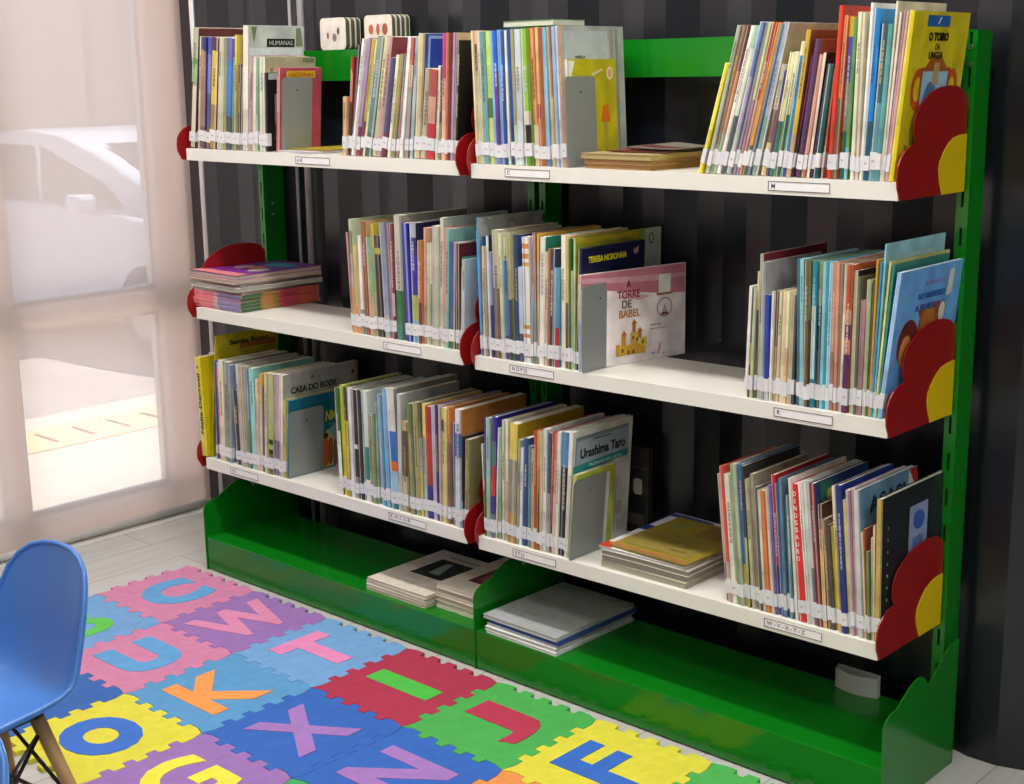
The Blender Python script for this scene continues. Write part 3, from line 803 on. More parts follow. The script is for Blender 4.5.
'BLA': ('bot', '''
0.006 0.3402 0.0026 0.1447 b8a818 b4a41c 0.21 -
0.0335 0.2708 0.0036 0.0548 3060b0 - 0.0 .15:2868c0,.7:6878a0,1:c0b0b4
0.0451 0.2506 0.0036 0.024 c84840 - 0.0 -
0.049 0.2674 0.0067 0.0279 d0bc98 - 0.0 -
0.056 0.2755 0.0175 0.0435 d8d0b8 - 0.0 -
0.0738 0.2727 0.0209 0.05 909888 - 0.0 -
0.095 0.2678 0.0094 0.0591 a0a49c - 0.0 .15:8894b0,1:98a090
0.1205 0.2039 0.0232 -0.0178 1c1c1c - 0.0 -
0.144 0.2738 0.0109 -0.0084 b8b4b0 - 0.0 -
0.1552 0.2706 0.0122 0.0088 b8a890 - 0.0 -
0.1677 0.27 0.0119 0.0206 889080 - 0.0 -
0.1805 0.2636 0.0112 0.0182 3878a0 - 0.0 .5:5080a8,1:387868
0.1933 0.2703 0.0188 0.0132 88c8c0 - 0.0 -
0.2124 0.2453 0.0081 0.0468 e0c0a0 - 0.0 -
0.2208 0.2604 0.0106 0.063 d0a040 - 0.0 .3:d8a848,1:d0c0b0
0.2318 0.2277 0.0139 0.0679 485080 - 0.0 -
0.246 0.2667 0.0142 0.0696 d0c890 - 0.0 -
0.2606 0.2662 0.0179 0.0731 809068 - 0.0 .65:a8b078,.7:202018,.75:98a870,.8:202018,1:606850
0.2792 0.266 0.0258 0.0718 b090a8 - 0.0 .65:b898ac,1:7a5890
0.3059 0.2694 0.0139 0.07 d0ccc0 a4a49c 0.25 -
'''),
'BLA2': ('bot', '''
0.3201 0.2063 0.0078 0.0716 c0b060 - 0.0 -
0.3283 0.2052 0.0077 0.0787 206880 1c6478 0.155 -
'''),
'BLB': ('bot', '''
0.5424 0.2672 0.0128 -0.0199 305820 - 0.0 .4:386428,1:dcdccc
0.5554 0.274 0.0145 -0.0184 b8c840 - 0.0 .4:b4c43c,1:d0c440
0.5702 0.2715 0.0124 -0.0063 c8b030 - 0.0 .3:403028,1:ccb434
0.5843 0.2708 0.0107 -0.0112 d8d8d8 - 0.0 -
0.5953 0.2693 0.0167 0.0053 281c30 - 0.0 .5:241a2c,.54:d8d0d0,.8:241a2c,1:908890
0.6161 0.2704 0.0124 -0.0088 302830 - 0.0 -
0.6288 0.2723 0.0092 -0.0077 a0b8b0 - 0.0 -
0.6389 0.2712 0.0148 -0.0098 c8d4cc - 0.0 .5:c0ccc4,.8:207868,1:d8dcd8
0.654 0.2156 0.0097 0.0069 a09878 - 0.0 -
0.664 0.2244 0.0104 0.0066 708868 - 0.0 -
0.6747 0.2503 0.0071 0.0068 9aa070 - 0.0 .4:90a0a0,1:a0a470
0.6889 0.2706 0.0111 -0.0202 90b8d0 - 0.0 -
0.7005 0.2698 0.0116 -0.0209 2878a8 - 0.0 -
0.7124 0.2883 0.0115 -0.018 68a8d8 - 0.0 -
0.7278 0.29 0.026 -0.0302 c8c8c4 9a9890 0.21 .35:c8c8c4,.6:2068b8,.68:d06828,.87:90b8d8,1:206878
0.7541 0.2813 0.0117 0.0168 b0b4b0 - 0.0 -
0.7661 0.219 0.0192 0.0228 b8a078 - 0.0 .1:b8a070,.6:604838,1:c0b090
0.7934 0.2644 0.0166 -0.0128 708050 - 0.0 .3:607040,1:889068
0.8113 0.2693 0.0148 -0.0164 a09460 - 0.0 -
0.8264 0.2696 0.0104 -0.0049 b8b8a0 - 0.0 .3:4a5048,.6:a0b0b8,1:c8b850
0.8371 0.269 0.0097 0.0017 d0b840 - 0.0 .3:d8c040,1:a0b8d0
0.8487 0.2658 0.0179 -0.0044 a83028 - 0.0 .7:b03028,1:282888
0.8669 0.2685 0.0118 -0.0037 b8b8d0 - 0.0 -
0.879 0.2728 0.0089 -0.0002 302878 - 0.0 -
0.8882 0.2736 0.0062 0.0134 c0a0a0 - 0.0 -
0.8947 0.2691 0.0094 0.0209 c8b860 - 0.0 .1:c8b860,.2:502830,1:c8c090
0.9044 0.2686 0.0071 0.0296 d8cc80 - 0.0 -
0.9141 0.2743 0.0103 0.021 c88040 - 0.0 .3:c88448,1:806858
0.927 0.2389 0.0131 0.0114 483868 - 0.0 -
0.9404 0.2738 0.0196 0.026 c8ccd8 b87838 0.215 .2:dcd4d8,.4:2868b0,1:b8c4d0
0.9604 0.2134 0.0036 0.0281 202028 - 0.0 .7:202028,1:7090a0
0.9643 0.2083 0.0134 0.0427 807850 - 0.0 -
'''),
'BRA': ('bot', '''
1.0284 0.2081 0.0036 -0.0312 c8d0b0 - 0.0 .5:c8d0b8,1:788060
1.0323 0.2703 0.006 0.018 3040a0 - 0.0 .5:3440a8,1:504830
1.0386 0.272 0.0101 0.0188 90b8a0 - 0.0 -
1.049 0.2772 0.0119 0.0462 302890 - 0.0 .2:302890,.4:387888,.65:c03848,.8:342888,1:788090
1.0612 0.2535 0.0051 0.0531 c8c8b8 - 0.0 -
1.0703 0.2518 0.0072 0.0384 80a070 - 0.0 -
1.083 0.2729 0.0085 0.0178 c8ccb0 - 0.0 -
1.092 0.2741 0.0081 0.0172 d0c8c0 - 0.0 .5:d0ccc0,1:c8a0a0
1.1003 0.2703 0.0225 0.0478 c8b040 a88c1c 0.22 .3:ccb440,.75:8c8878,1:a88440
1.1241 0.2358 0.0088 0.0436 98a090 - 0.0 -
1.1338 0.2194 0.007 0.0407 d8dce0 - 0.0 -
1.1412 0.243 0.0127 0.0438 205088 - 0.0 -
1.1573 0.2272 0.01 0.0304 6888a0 - 0.0 -
1.1689 0.2222 0.0081 0.0247 b0a860 - 0.0 -
1.179 0.264 0.0069 0.0171 c04830 - 0.0 -
1.1862 0.2621 0.009 0.0219 384828 - 0.0 .3:b09050,.45:a02830,1:3c4828
1.196 0.2657 0.0063 0.02 c8a888 - 0.0 -
1.2026 0.2712 0.0091 0.0235 d0d8d4 - 0.0 -
1.212 0.2645 0.0082 0.0356 586080 - 0.0 .5:485078,1:a8a8a8
1.2205 0.2682 0.0073 0.0397 b03038 - 0.0 .75:b03038,1:501818
1.2282 0.2676 0.0076 0.0453 c85030 - 0.0 .5:c86048,1:d8b8a8
1.2361 0.271 0.0081 0.0462 d8d8d0 - 0.0 -
1.2445 0.2725 0.0192 0.0492 4878b0 - 0.0 .28:4c7cb4,1:181414
'''),
'BRA2': ('bot', '''
1.264 0.2763 0.0099 0.0635 d8d8c8 c8ccc4 0.2 -
1.2743 0.1855 0.0092 0.0812 a8b040 b0bc40 0.13 -
'''),
'BRB': ('bot', '''
1.6718 0.25 0.0065 -0.1085 b09090 - 0.0 .7:b49898,1:806068
1.6787 0.2668 0.0072 -0.1032 c84840 - 0.0 .7:c84840,1:b8a0a0
1.6862 0.2526 0.0149 -0.1018 d8dcc8 - 0.0 -
1.7015 0.2746 0.0058 -0.0951 88a070 - 0.0 -
1.7082 0.2757 0.0064 -0.0975 a8b0a0 - 0.0 -
1.715 0.276 0.0087 -0.0896 3870b0 - 0.0 .7:3c74b4,1:b8a840
1.724 0.2748 0.0051 -0.0863 507898 - 0.0 .5:3a3838,1:a0a868
1.7314 0.2509 0.0079 -0.0942 c0b898 - 0.0 -
1.7396 0.2621 0.0097 -0.0857 908878 - 0.0 -
1.7496 0.239 0.0066 -0.0846 585850 - 0.0 -
1.7574 0.2346 0.0056 -0.0879 c8c8b8 - 0.0 -
1.764 0.2348 0.0109 -0.0909 d87838 - 0.0 -
1.7762 0.2416 0.0049 -0.0951 d0c0a8 - 0.0 -
1.7815 0.2483 0.0062 -0.0944 6858a0 - 0.0 -
1.788 0.2684 0.0083 -0.0922 b02830 - 0.0 .65:b42830,1:303068
1.7967 0.2549 0.0062 -0.09 285888 - 0.0 -
1.8031 0.2656 0.0058 -0.0815 607890 - 0.0 -
1.8096 0.231 0.0061 -0.0829 306070 - 0.0 -
1.816 0.236 0.0072 -0.0777 4a8088 - 0.0 -
1.8278 0.2696 0.0052 -0.0953 e0d8d0 - 0.0 -
1.8358 0.2605 0.0147 -0.1051 d02828 - 0.0 -
1.8521 0.266 0.0072 -0.1097 e0dcd4 - 0.0 -
1.8597 0.2693 0.0068 -0.1075 d0d4d4 - 0.0 -
1.8668 0.2706 0.0069 -0.1021 b8b8b0 - 0.0 .6:bcbcb4,1:706868
1.8743 0.2682 0.0104 -0.103 802028 204070 0.0 -
1.885 0.2317 0.0077 -0.0892 d8a040 - 0.0 .2:583028,1:d8a444
1.8958 0.2057 0.0068 -0.1022 786050 - 0.0 -
1.904 0.1961 0.0054 -0.1077 504840 - 0.0 -
1.9097 0.1935 0.0072 -0.1057 c8b038 - 0.0 -
1.9172 0.2706 0.0068 -0.0938 d8c8a0 - 0.0 .3:d8c8a4,1:c0a850
1.9243 0.2737 0.0109 -0.092 1c3480 - 0.0 -
1.9364 0.2484 0.0057 -0.0955 d0c080 - 0.0 -
1.9425 0.268 0.0067 -0.0866 b090a0 - 0.0 -
1.9495 0.2712 0.0059 -0.0828 c8a8a8 - 0.0 -
1.9557 0.2705 0.0114 -0.0796 c8ccd0 6890a8 0.215 -
1.9678 0.1954 0.0036 -0.0816 d0c090 - 0.0 -
1.9717 0.2023 0.0036 -0.0787 904830 - 0.0 -
1.9756 0.1635 0.0036 -0.0669 688858 - 0.0 -
'''),
'BRB2': ('bot', '''
1.9795 0.1891 0.0036 -0.046 b8a888 - 0.0 -
1.9834 0.2113 0.0036 -0.0373 c8b898 - 0.0 -
1.9873 0.2628 0.0112 -0.0251 b89c50 1e2226 0.268 -
'''),
}
BK = {}
NR = {'TLA2': 18, 'TRA2': 23, 'TRB2': 41, 'MRB2': 38, 'BLA2': 20, 'BRA2': 23, 'BRB2': 38}
for g, (shelf, txt) in BOOKS.items():
    for i, ln in enumerate(txt.strip().splitlines()):
        p = ln.split()
        segs = [] if p[7] == '-' else [(float(q.split(':')[0]), q.split(':')[1]) for q in p[7].split(',')]
        if (g, i) not in LAB_OVER and g in NR:
            pass
        x, h, t, th = (float(v) for v in p[:4])
        if g in NR and (g, i) not in LAB_OVER:
            LAB_OVER[(g, i)] = '%s book, %s from left in %s' % (('slim ' if t < .008 else 'thick ')+cname(p[4]), ordinal(i+NR[g]), ROWN[g])
        BK[(g, i)] = make_book(g, i, shelf, x, h, t, th, p[4], '' if p[5] == '-' else p[5], float(p[6]), segs)

class Art:
    """flat printed shapes on the right-hand cover of a standing book: y depth, z height from the book's foot"""
    def __init__(s, key, face='side'):
        s.e, s.d, s.h, s.t = BK[key] if not isinstance(key, tuple) or len(key) == 2 else key
        s.f = MB(); s.k = 0
    def poly(s, pts, col, step=True):
        if step: s.k += 1
        x = s.t+.00012*s.k+.0002
        s.f.face([(x, p[0], p[1]) for p in pts], lin(col, GN))
    def rect(s, y0, z0, y1, z1, col): s.poly([(y0, z0), (y1, z0), (y1, z1), (y0, z1)], col)
    def ell(s, cy, cz, ry, rz, col, n=18, a0=0, a1=2*PI):
        s.poly([(cy+ry*math.cos(a0+(a1-a0)*i/n), cz+rz*math.sin(a0+(a1-a0)*i/n)) for i in range(n+(0 if a1-a0 > 6.2 else 1))], col)
    def done(s): s.f.build('cover_picture', M['art'], s.e, fix=False)
    def text(s, tx, size, y, z, col, width=None, height=None, rot=0, off=0, name='title', align='CENTER'):
        return text(tx, size, Matrix.Translation((s.t+.0014, y, z)) @ SIDE, col, s.e, name, width=width, height=height, rot2d=rot, off=off, align=align)

# white book with black title block, top left
a = Art(('TLA', 12)); h, d = a.h, a.d
a.rect(.004, h-.100, d-.006, h-.052, 'c4ccd0'); a.poly([(.008, h-.002), (.026, h-.002), (.017, h-.040)], '6a7a50'); a.rect(.056, h-.050, .142, h-.030, '14161a')
a.poly([(.146, h-.004), (.160, h-.004), (.168, h-.048), (.146, h-.048)], '788460'); a.done()
a.text('HUMANAS', .01, .099, h-.040, 'b8b8b4', width=.072, height=.011)
a.text('uma aventura literaria', .01, .100, h-.072, '606468', width=.05, name='subtitle'); a.text('historias de todos os lugares', .01, .100, h-.082, '606468', width=.062, name='subtitle')
# spotted cream cover
a = Art(('TLA', 17)); h, d = a.h, a.d
for k in range(5): a.ell(.02+k*.026, h-.03, .005, .006, 'a06050', 8)
a.rect(.115, h-.012, d-.004, h-.002, '6c8458'); a.done()
# black portrait
a = Art(('TLA2', 0)); h = a.h
a.rect(.004, h-.016, .09, h-.001, 'a8b8b4'); a.rect(.022, .03, .075, h-.05, 'a8a090'); a.ell(.048, .095, .018, .032, '7a4820'); a.ell(.045, .05, .024, .040, '6a4824'); a.done()
a = Art(('TLA2', 1)); h = a.h
a.rect(.020, h-.024, .108, h-.008, 'd0a818'); a.done(); a.text('HISTORIAS', .01, .064, h-.016, '9a2838', width=.075, height=.009)
# grey cover in the third row
a = Art(('TRA', 22)); h, d = a.h, a.d
a.rect(.006, h-.20, .140, h-.010, 'b4bcbc'); a.rect(.146, h-.26, .158, h-.006, '98948c'); a.rect(.165, h-.26, .172, h-.006, '8c8878'); a.done()
a.text('MARILIA', .01, .052, h-.060, '50504c', width=.030)
a = Art(('TRA2', 0)); h, d = a.h, a.d
a.poly([(.002, h-.003), (.022, h-.003), (.012, h-.03), (.010, .004), (.002, .004)], 'e4e6d8'); a.ell(.130, h-.028, .010, .013, 'e0d0b0'); a.ell(.130, h-.028, .006, .009, 'c89878')
a.rect(.106, .02, .118, .085, 'a09040'); a.poly([(.098, .085), (.128, .085), (.122, .120), (.104, .117)], 'c87020'); a.rect(.118, .006, .134, .018, 'e0ddd0'); a.done()
a.text('Abobra', .01, .088, h-.025, 'ece6b0', width=.036, rot=.35)
# books with collage cover in the second top row
a = Art(('TLB', 9)); h = a.h
a.poly([(.03, h-.045), (.10, h-.045), (.10, h-.012), (.045, h-.006)], '8a2c34'); a.rect(.10, h-.03, .16, h-.008, '4a8068'); a.poly([(.06, h-.046), (.12, h-.040), (.12, h-.03), (.06, h-.034)], 'd8d0c0'); a.done()
a = Art(('TLB', 17)); h = a.h
a.rect(.01, h-.088, .18, h-.004, '8cb0d8'); a.rect(.016, h-.080, .17, h-.010, '2048a0'); a.rect(.08, h-.078, .165, h-.045, '20786c'); a.rect(.016, h-.098, .17, h-.082, 'c8c8c0'); a.rect(.016, h-.16, .17, h-.099, '7a4820'); a.done()
# yellow book on the right end of the top shelf
a = Art(('TRB2', 0)); h, d = a.h, a.d
a.rect(.048, h-.024, .128, h-.006, '2a62a8'); a.poly([(.084, h-.020), (.088, h-.020), (.097, h-.009), (.092, h-.009)], 'e8e8f0')
a.poly([(.050, h-.098), (.075, h-.076), (.120, h-.076), (.145, h-.098)], 'b05c20'); a.ell(.040, h-.125, .022, .034, 'c85020'); a.ell(.040, h-.125, .012, .020, 'd4c41e'); a.ell(.160, h-.125, .022, .034, 'c85020'); a.ell(.160, h-.125, .012, .020, 'd4c41e')
a.poly([(.045, .02), (.150, .02), (.150, h-.09), (.045, h-.09)], 'a05824'); a.poly([(.052, .03), (.142, .03), (.142, h-.096), (.052, h-.096)], '9cc0d8')
a.ell(.085, .125, .024, .036, '4878a0'); a.ell(.112, .095, .016, .022, '6898b8'); a.rect(.088, h-.118, .108, h-.082, 'b8a060')
a.poly([(.02, .01), (.05, .01), (.045, .05), (.02, .06)], '8c8c20'); a.done()
a.text('O TOIRO', .01, .092, h-.040, '1c1408', width=.070, height=.014, off=.0005); a.text('DA', .01, .092, h-.056, '3c1408', width=.016, height=.010, name='title'); a.text('LINGUA', .01, .090, h-.070, '3c1408', width=.050, height=.012, off=.0003)
# grey ring book
a = Art(('MRA', 1)); h = a.h
a.ell(.105, h-.026, .013, .015, '6c6c68'); a.ell(.105, h-.026, .011, .013, 'a0a09a'); a.rect(.205, h-.024, .217, h-.010, '504c50'); a.done()
# O book, Teresa Noronha
a = Art(('MRA', 26)); h = a.h
a.rect(.226, .01, .284, h-.001, 'b0b4ac'); a.ell(.250, h-.022, .009, .012, '303434'); a.ell(.250, h-.022, .006, .009, 'b0b4ac'); a.poly([(.19, h-.055), (.222, h-.055), (.212, h-.018), (.195, h-.012)], 'b89828'); a.rect(.004, h-.012, .224, h-.001, 'b0a028'); a.rect(.206, .02, .226, h-.001, '709028'); a.done()
a = Art(('MRA', 27)); h = a.h
a.poly([(.164, h-.018), (.184, h-.010), (.182, h-.024), (.172, h-.028)], 'b878a0'); a.done()
a.text('TERESA NORONHA', .01, .080, h-.024, 'd8cc20', width=.124, height=.013, off=.0003)
# maroon book
a = Art(('MRB', 4)); h = a.h
a.ell(.018, h-.032, .012, .014, 'a89890'); a.rect(.004, h-.075, .026, h-.042, 'c8c4a8'); a.rect(.05, h-.07, .17, h-.042, 'c89820'); a.rect(.03, h-.10, .18, h-.072, '7c3018')
for k in range(6): a.rect(.055+k*.018, h-.086, .063+k*.018, h-.070, 'c89820')
a.done()
# orange arch book
a = Art(('MRB', 26)); h = a.h
a.poly([(.002, h-.03), (.05, h-.016), (.15, h-.012), (.19, h-.02), (.19, h-.03), (.1, h-.022), (.04, h-.03), (.002, h-.06)], 'e0ddc8'); a.poly([(.002, h-.07), (.04, h-.038), (.10, h-.030), (.18, h-.034), (.18, h-.06), (.002, h-.1)], '1c2038'); a.done()
# light blue bears book
a = Art(('MRB2', 1)); h, d = a.h, a.d
a.ell(.055, .125, .036, .042, '6a2c28'); a.ell(.050, .110, .020, .030, 'd08848'); a.ell(.125, .145, .040, .045, '9a5c28'); a.ell(.120, .160, .024, .026, 'b06c30'); a.ell(.092, .178, .010, .012, '8a5020'); a.ell(.150, .178, .010, .012, '8a5020')
a.ell(.168, .168, .014, .020, '504838'); a.ell(.168, .168, .012, .018, 'd4d0c0'); a.poly([(.176, h-.06), (.196, h-.056), (.198, h-.012), (.180, h-.012)], 'd8d8c8'); a.ell(.045, .150, .009, .011, '6a2c28'); a.done()
a.text('RUTH ROCHA', .01, .130, h-.028, '9878b0', width=.072, height=.008); a.text('NO UNIVERSO', .01, .120, h-.050, '2c5ca0', width=.098, height=.011, off=.0003); a.text('A FAMILIA', .01, .105, h-.070, '2c5ca0', width=.080, height=.011, off=.0003)
a = Art(('MRB', 36)); h = a.h
a.rect(.05, h-.030, .18, h-.022, 'a8c8d0'); a.done()
# yellow thin book bottom left
a = Art(('BLA', 0)); h = a.h
a.rect(.08, h-.045, .20, h-.03, 'a86028'); a.done(); a.text('Samba Russo', .01, .11, h-.024, '302818', width=.130, height=.014, off=.0003)
# A casa do bode
a = Art(('BLA', 19)); h, d = a.h, a.d
a.rect(.002, h-.085, d-.002, h-.062, '7c5c40'); a.ell(d-.018, h-.026, .005, .006, '201814'); a.rect(d-.010, .01, d-.001, h-.001, 'b86820'); a.done()
a.text('A', .01, .095, h-.018, '2c3034', width=.012, height=.012); a.text('CASA DO BODE', .01, .100, h-.044, '1c2024', width=.150, height=.017, off=.0003)
a = Art(('BLA2', 1)); h = a.h
a.poly([(.11, .004), (.15, .004), (.15, .10), (.125, .105), (.11, .08)], 'c8b070'); a.ell(.122, .045, .014, .040, 'b85818'); a.ell(.138, .045, .010, .038, 'a84c18'); a.ell(.120, .090, .011, .008, '402010'); a.poly([(.13, .105), (.155, .07), (.155, .12)], '80b0b0'); a.done()
a.text('NM', .01, .138, h-.062, 'c8b848', width=.036, height=.028, off=.0003); a.text('o mar', .01, .14, h-.085, '70a8a0', width=.024, name='subtitle')
# blue white with red dot book in second bottom row is on the spine; brown book with orange top
a = Art(('BRA2', 0)); h, d = a.h, a.d
a.rect(.010, h-.078, d-.014, h-.014, '7a8488'); a.rect(.014, h-.076, d-.016, h-.022, '98a8b4'); a.poly([(.004, h-.092), (d-.012, h-.086), (d-.012, h-.070), (.004, h-.076)], '18888a')
a.rect(.150, .02, .154, .15, 'a8a8a0'); a.rect(.156, .06, .175, .09, 'b0a898'); a.rect(.160, .02, .172, .045, 'b8b0a0'); a.done()
a.text('Urashima Taro', .01, .100, h-.052, '28283c', width=.150, height=.022, off=.0003); a.text('A lenda do pescador', .01, .095, h-.026, '404450', width=.06, name='subtitle'); a.text('MUSASHI NO SATO', .01, .11, h-.081, 'b8e0dc', width=.11, height=.007, name='subtitle')
a = Art(('BRA2', 1)); h, d = a.h, a.d
a.rect(.004, .004, d-.018, h-.014, 'd4d4cc'); a.done()
# navy book by the red spines, ASAS, black spiral
a = Art(('BRB', 24)); h = a.h
a.poly([(.02, h-.05), (.08, h-.045), (.06, h-.004), (.02, h-.002)], '2c6a58'); a.ell(.05, h-.03, .010, .012, 'b0b060'); a.rect(.1, h-.06, .17, h-.004, '203468'); a.done()
a = Art(('BRB', 34)); h, d = a.h, a.d
a.rect(.004, h-.14, d-.002, h-.085, 'b0aaa0'); a.rect(.02, h-.16, d-.02, h-.11, '5c5048'); a.rect(.08, h-.16, .11, h-.085, '8a4830'); a.poly([(d-.03, h-.001), (d-.002, h-.001), (d-.002, h-.05)], 'b03020'); a.poly([(d-.032, h-.001), (d-.004, h-.05), (d-.03, h-.07), (d-.04, h-.03)], 'd0d8d8'); a.done()
a.text('ASAS!', .01, .098, h-.034, '283844', width=.135, height=.030, off=.0002)
a = Art(('BRB2', 2)); h, d = a.h, a.d
a.poly([(.095, .115), (.165, .115), (.170, .225), (.100, .225)], '8894b8'); a.ell(.135, .195, .022, .018, '3858a8'); a.rect(.112, .14, .150, .165, '5870b0'); a.poly([(d-.020, .01), (d-.001, .01), (d-.001, h-.01), (d-.028, h-.02)], '2c6890')
for k in range(8): a.rect(.017, .05+k*.022, .020, .055+k*.022, 'b8b8b4')
a.done()
for key, y0, y1, shf, lab in ((('TLA2', 1), .018, .110, 'top', 'grey steel bookend in front of the pink cover, top shelf far left'),
                              (('TRA2', 0), .0, .094, 'top', 'grey steel bookend against the olive yellow book on the top shelf'),
                              (('BLA2', 1), .014, .126, 'bot', 'grey steel bookend against teal cover on the bottom shelf, left bay'),
                              (('BRA2', 1), .0, .108, 'bot', 'grey steel bookend against white book with teal band, bottom shelf')):
    e0, d0, h0, t0 = BK[key]; th = e0.rotation_euler.y
    bookend(e0.location.x+(t0+.0026)/math.cos(th), y0, y1, shf, lab, th)
bookend(1.3275, -.004, .108, 'mid', 'grey steel bookend against the pink and white Babel book', .003)
# spine lettering
def spine_text(key, s, size, z, col, rot=0, width=None, height=None, dx=0):
    e, d, h, t = BK[key]
    text(s, size, Matrix.Translation((t/2+dx, -.0026, z)) @ FRONT, col, e, 'spine_title', rot2d=rot, width=width, height=height, off=.0001)
for k, ch in enumerate('DINOSSAURO'):
    h = BK[('BRB', 20)][2]
    spine_text(('BRB', 20), ch, .01, h-.018-k*.0135, 'ece4dc', width=(.006 if ch != 'I' else .0016), height=.0090)
spine_text(('TLB', 26), 'ANDRE NEVES', .01, .195, 'c8c8c8', rot=-PI/2, width=.045, height=.0035); spine_text(('TLB', 26), 'TRISTE BICHO', .01, .115, 'c8c8c8', rot=-PI/2, width=.05, height=.0035)

# thick yellow book standing outside the first bottom row
def yellow_left():
    z = zshelf('bot', .0)
    e = thing('picture_book', 'thick bright yellow book with black upright spine title, bottom shelf far left', 'book', (-.021, .004, z+.002), (0, -.028, 0), GRP['BLA'])
    rr = random.Random(3)
    book_mesh(.024, .272, .06, 'd4c41c', 'c8b418', [], True, rr).build('cover', M['cover'], e, fix=False)
    f = MB(); f.box((.002, .002, .002), (.022, .058, .270)); f.build('page_block', M['pages'], e)
    text('Nalia Derrotil', .02, Matrix.Translation((.0125, -.0026, .145)) @ FRONT, '181408', e, 'spine_title', rot2d=PI/2, width=.165, height=.012, off=.0004)
    f = MB(); f.tube((.012, -.0026, .245), (.012, -.0034, .245), .0035, n=12, col=lin('8a4020')); f.build('red_dot', M['ink'], e)
yellow_left()

# Babel picture book, landscape, turned a little
def babel():
    y0 = .006; W = .290; H = .196; t = .007
    z = zshelf('mid', 1.33)
    yaw = -math.atan2(.052, .285)
    e = thing('picture_book', 'wide white and pink picture book with red title and yellow castle', 'book', (1.316-t, y0, z+.0005), (0, 0, yaw), GRP['MRA'])
    BK['babel'] = (e, W, H, t)
    book_mesh(t, H, W, 'e0dce0', 'e6dcdc', [(.1, 'c890a0'), (.5, 'e0dce0'), (1, '90b8d8')], True, random.Random(4)).build('cover', M['cover'], e, fix=False)
    f = MB(); f.box((.0012, .002, .001), (t-.0012, W-.002, H-.001)); f.build('page_block', M['pages'], e)
    a = Art.__new__(Art); a.e, a.d, a.h, a.t = e, W, H, t; a.f = MB(); a.k = 0
    a.poly([(.002, H-.030), (.10, H-.042), (.20, H-.055), (.25, H-.060), (W-.002, H-.062), (W-.002, H-.001), (.002, H-.001)], 'c07888')
    a.poly([(.002, H-.018), (.10, H-.024), (.20, H-.030), (W-.002, H-.028), (W-.002, H-.020), (.12, H-.014), (.002, H-.008)], 'd4a0ac')
    a.poly([(.12, H-.048), (.19, H-.060), (.16, H-.066), (.10, H-.056)], 'd8a8b0')
    a.rect(.206, H-.062, .252, H-.056, 'b07838'); a.rect(.212, H-.058, .246, H-.018, 'e4e2d8'); a.rect(.212, H-.060, .246, H-.057, '806840')
    a.ell(.229, H-.088, .022, .020, '4c3038'); a.ell(.229, H-.088, .020, .018, 'e6dcdc'); a.poly([(.219, H-.102), (.239, H-.102), (.229, H-.080)], 'b0a0a0'); a.rect(.220, H-.104, .238, H-.099, '802838')
    for (y, z_, w, h_, c) in ((.105, .022, .010, .030, 'b88c28'), (.112, .022, .075, .026, 'c8a030'), (.120, .048, .012, .026, 'b88c28'), (.145, .048, .020, .030, 'd0b040'), (.150, .078, .009, .022, 'b87c28'), (.172, .040, .018, .022, 'd8c038'), (.165, .062, .010, .016, 'b08030')):
        a.rect(y-.012, z_*.82, y-.012+w, (z_+h_)*.82, c)
    for (y, z_) in ((.120, .030), (.136, .024), (.150, .024), (.160, .055), (.149, .060), (.176, .046)): a.rect(y-.012, z_*.82, y-.007, z_*.82+.008, '604018')
    for (y, z_) in ((.126, .074), (.154, .100), (.170, .078)): a.poly([(y-.020, z_*.82), (y-.004, z_*.82), (y-.012, z_*.82+.010)], 'c06c28')
    a.poly([(.205, .010), (.212, .012), (.218, .034), (.214, .034)], 'c898a8'); a.rect(.190, .012, .200, .016, '8898b0'); a.rect(.222, .010, .228, .013, '8898b0'); a.done()
    a.text('A', .02, .128, H-.030, '481418', width=.012, height=.016, off=.0003); a.text('TORRE', .02, .128, H-.051, '8c2830', width=.062, height=.017, off=.0003)
    a.text('DE', .02, .123, H-.071, '5c5048', width=.026, height=.016, off=.0003); a.text('BABEL', .02, .131, H-.091, 'b87830', width=.058, height=.016, off=.0003)
    a.text('Maria Lucia', .01, .205, H-.122, '888088', width=.03, name='subtitle'); a.text('Ilustracoes de Lucas', .01, .210, H-.130, '888088', width=.042, name='subtitle')
babel()

# dark video case standing at the back of the third bottom row
e = thing('video_case', 'dark case with a white rounded sticker standing at back beside the white book', 'case', (1.235, .2365, zshelf('bot', 1.27)+.0004))
f = MB(); f.box((0, 0, 0), (.078, .016, .198), lin('2a2624')); f.box((.004, -.0006, .150), (.074, 0, .153), lin('4a4640')); f.box((.004, -.0006, .100), (.074, 0, .102), lin('4a4640')); f.build('case_shell', M['art'], e, bevel=.001)
f = MB(); pts = [(.050+.012*math.copysign(abs(math.cos(a))**.5, math.cos(a)), .108+.018*math.copysign(abs(math.sin(a))**.5, math.sin(a))) for a in [2*PI*k/20 for k in range(20)]]
f.prism(pts, 'y', -.0012, -.0003, lin('9c968c')); f.build('sticker', M['ink'], e)
f = MB(); f.box((.006, -.0006, .004), (.072, 0, .09), lin('1c1a1c')); f.box((.012, -.0010, .02), (.066, -.0007, .045), lin('48403c')); f.build('sleeve_print', M['art'], e)
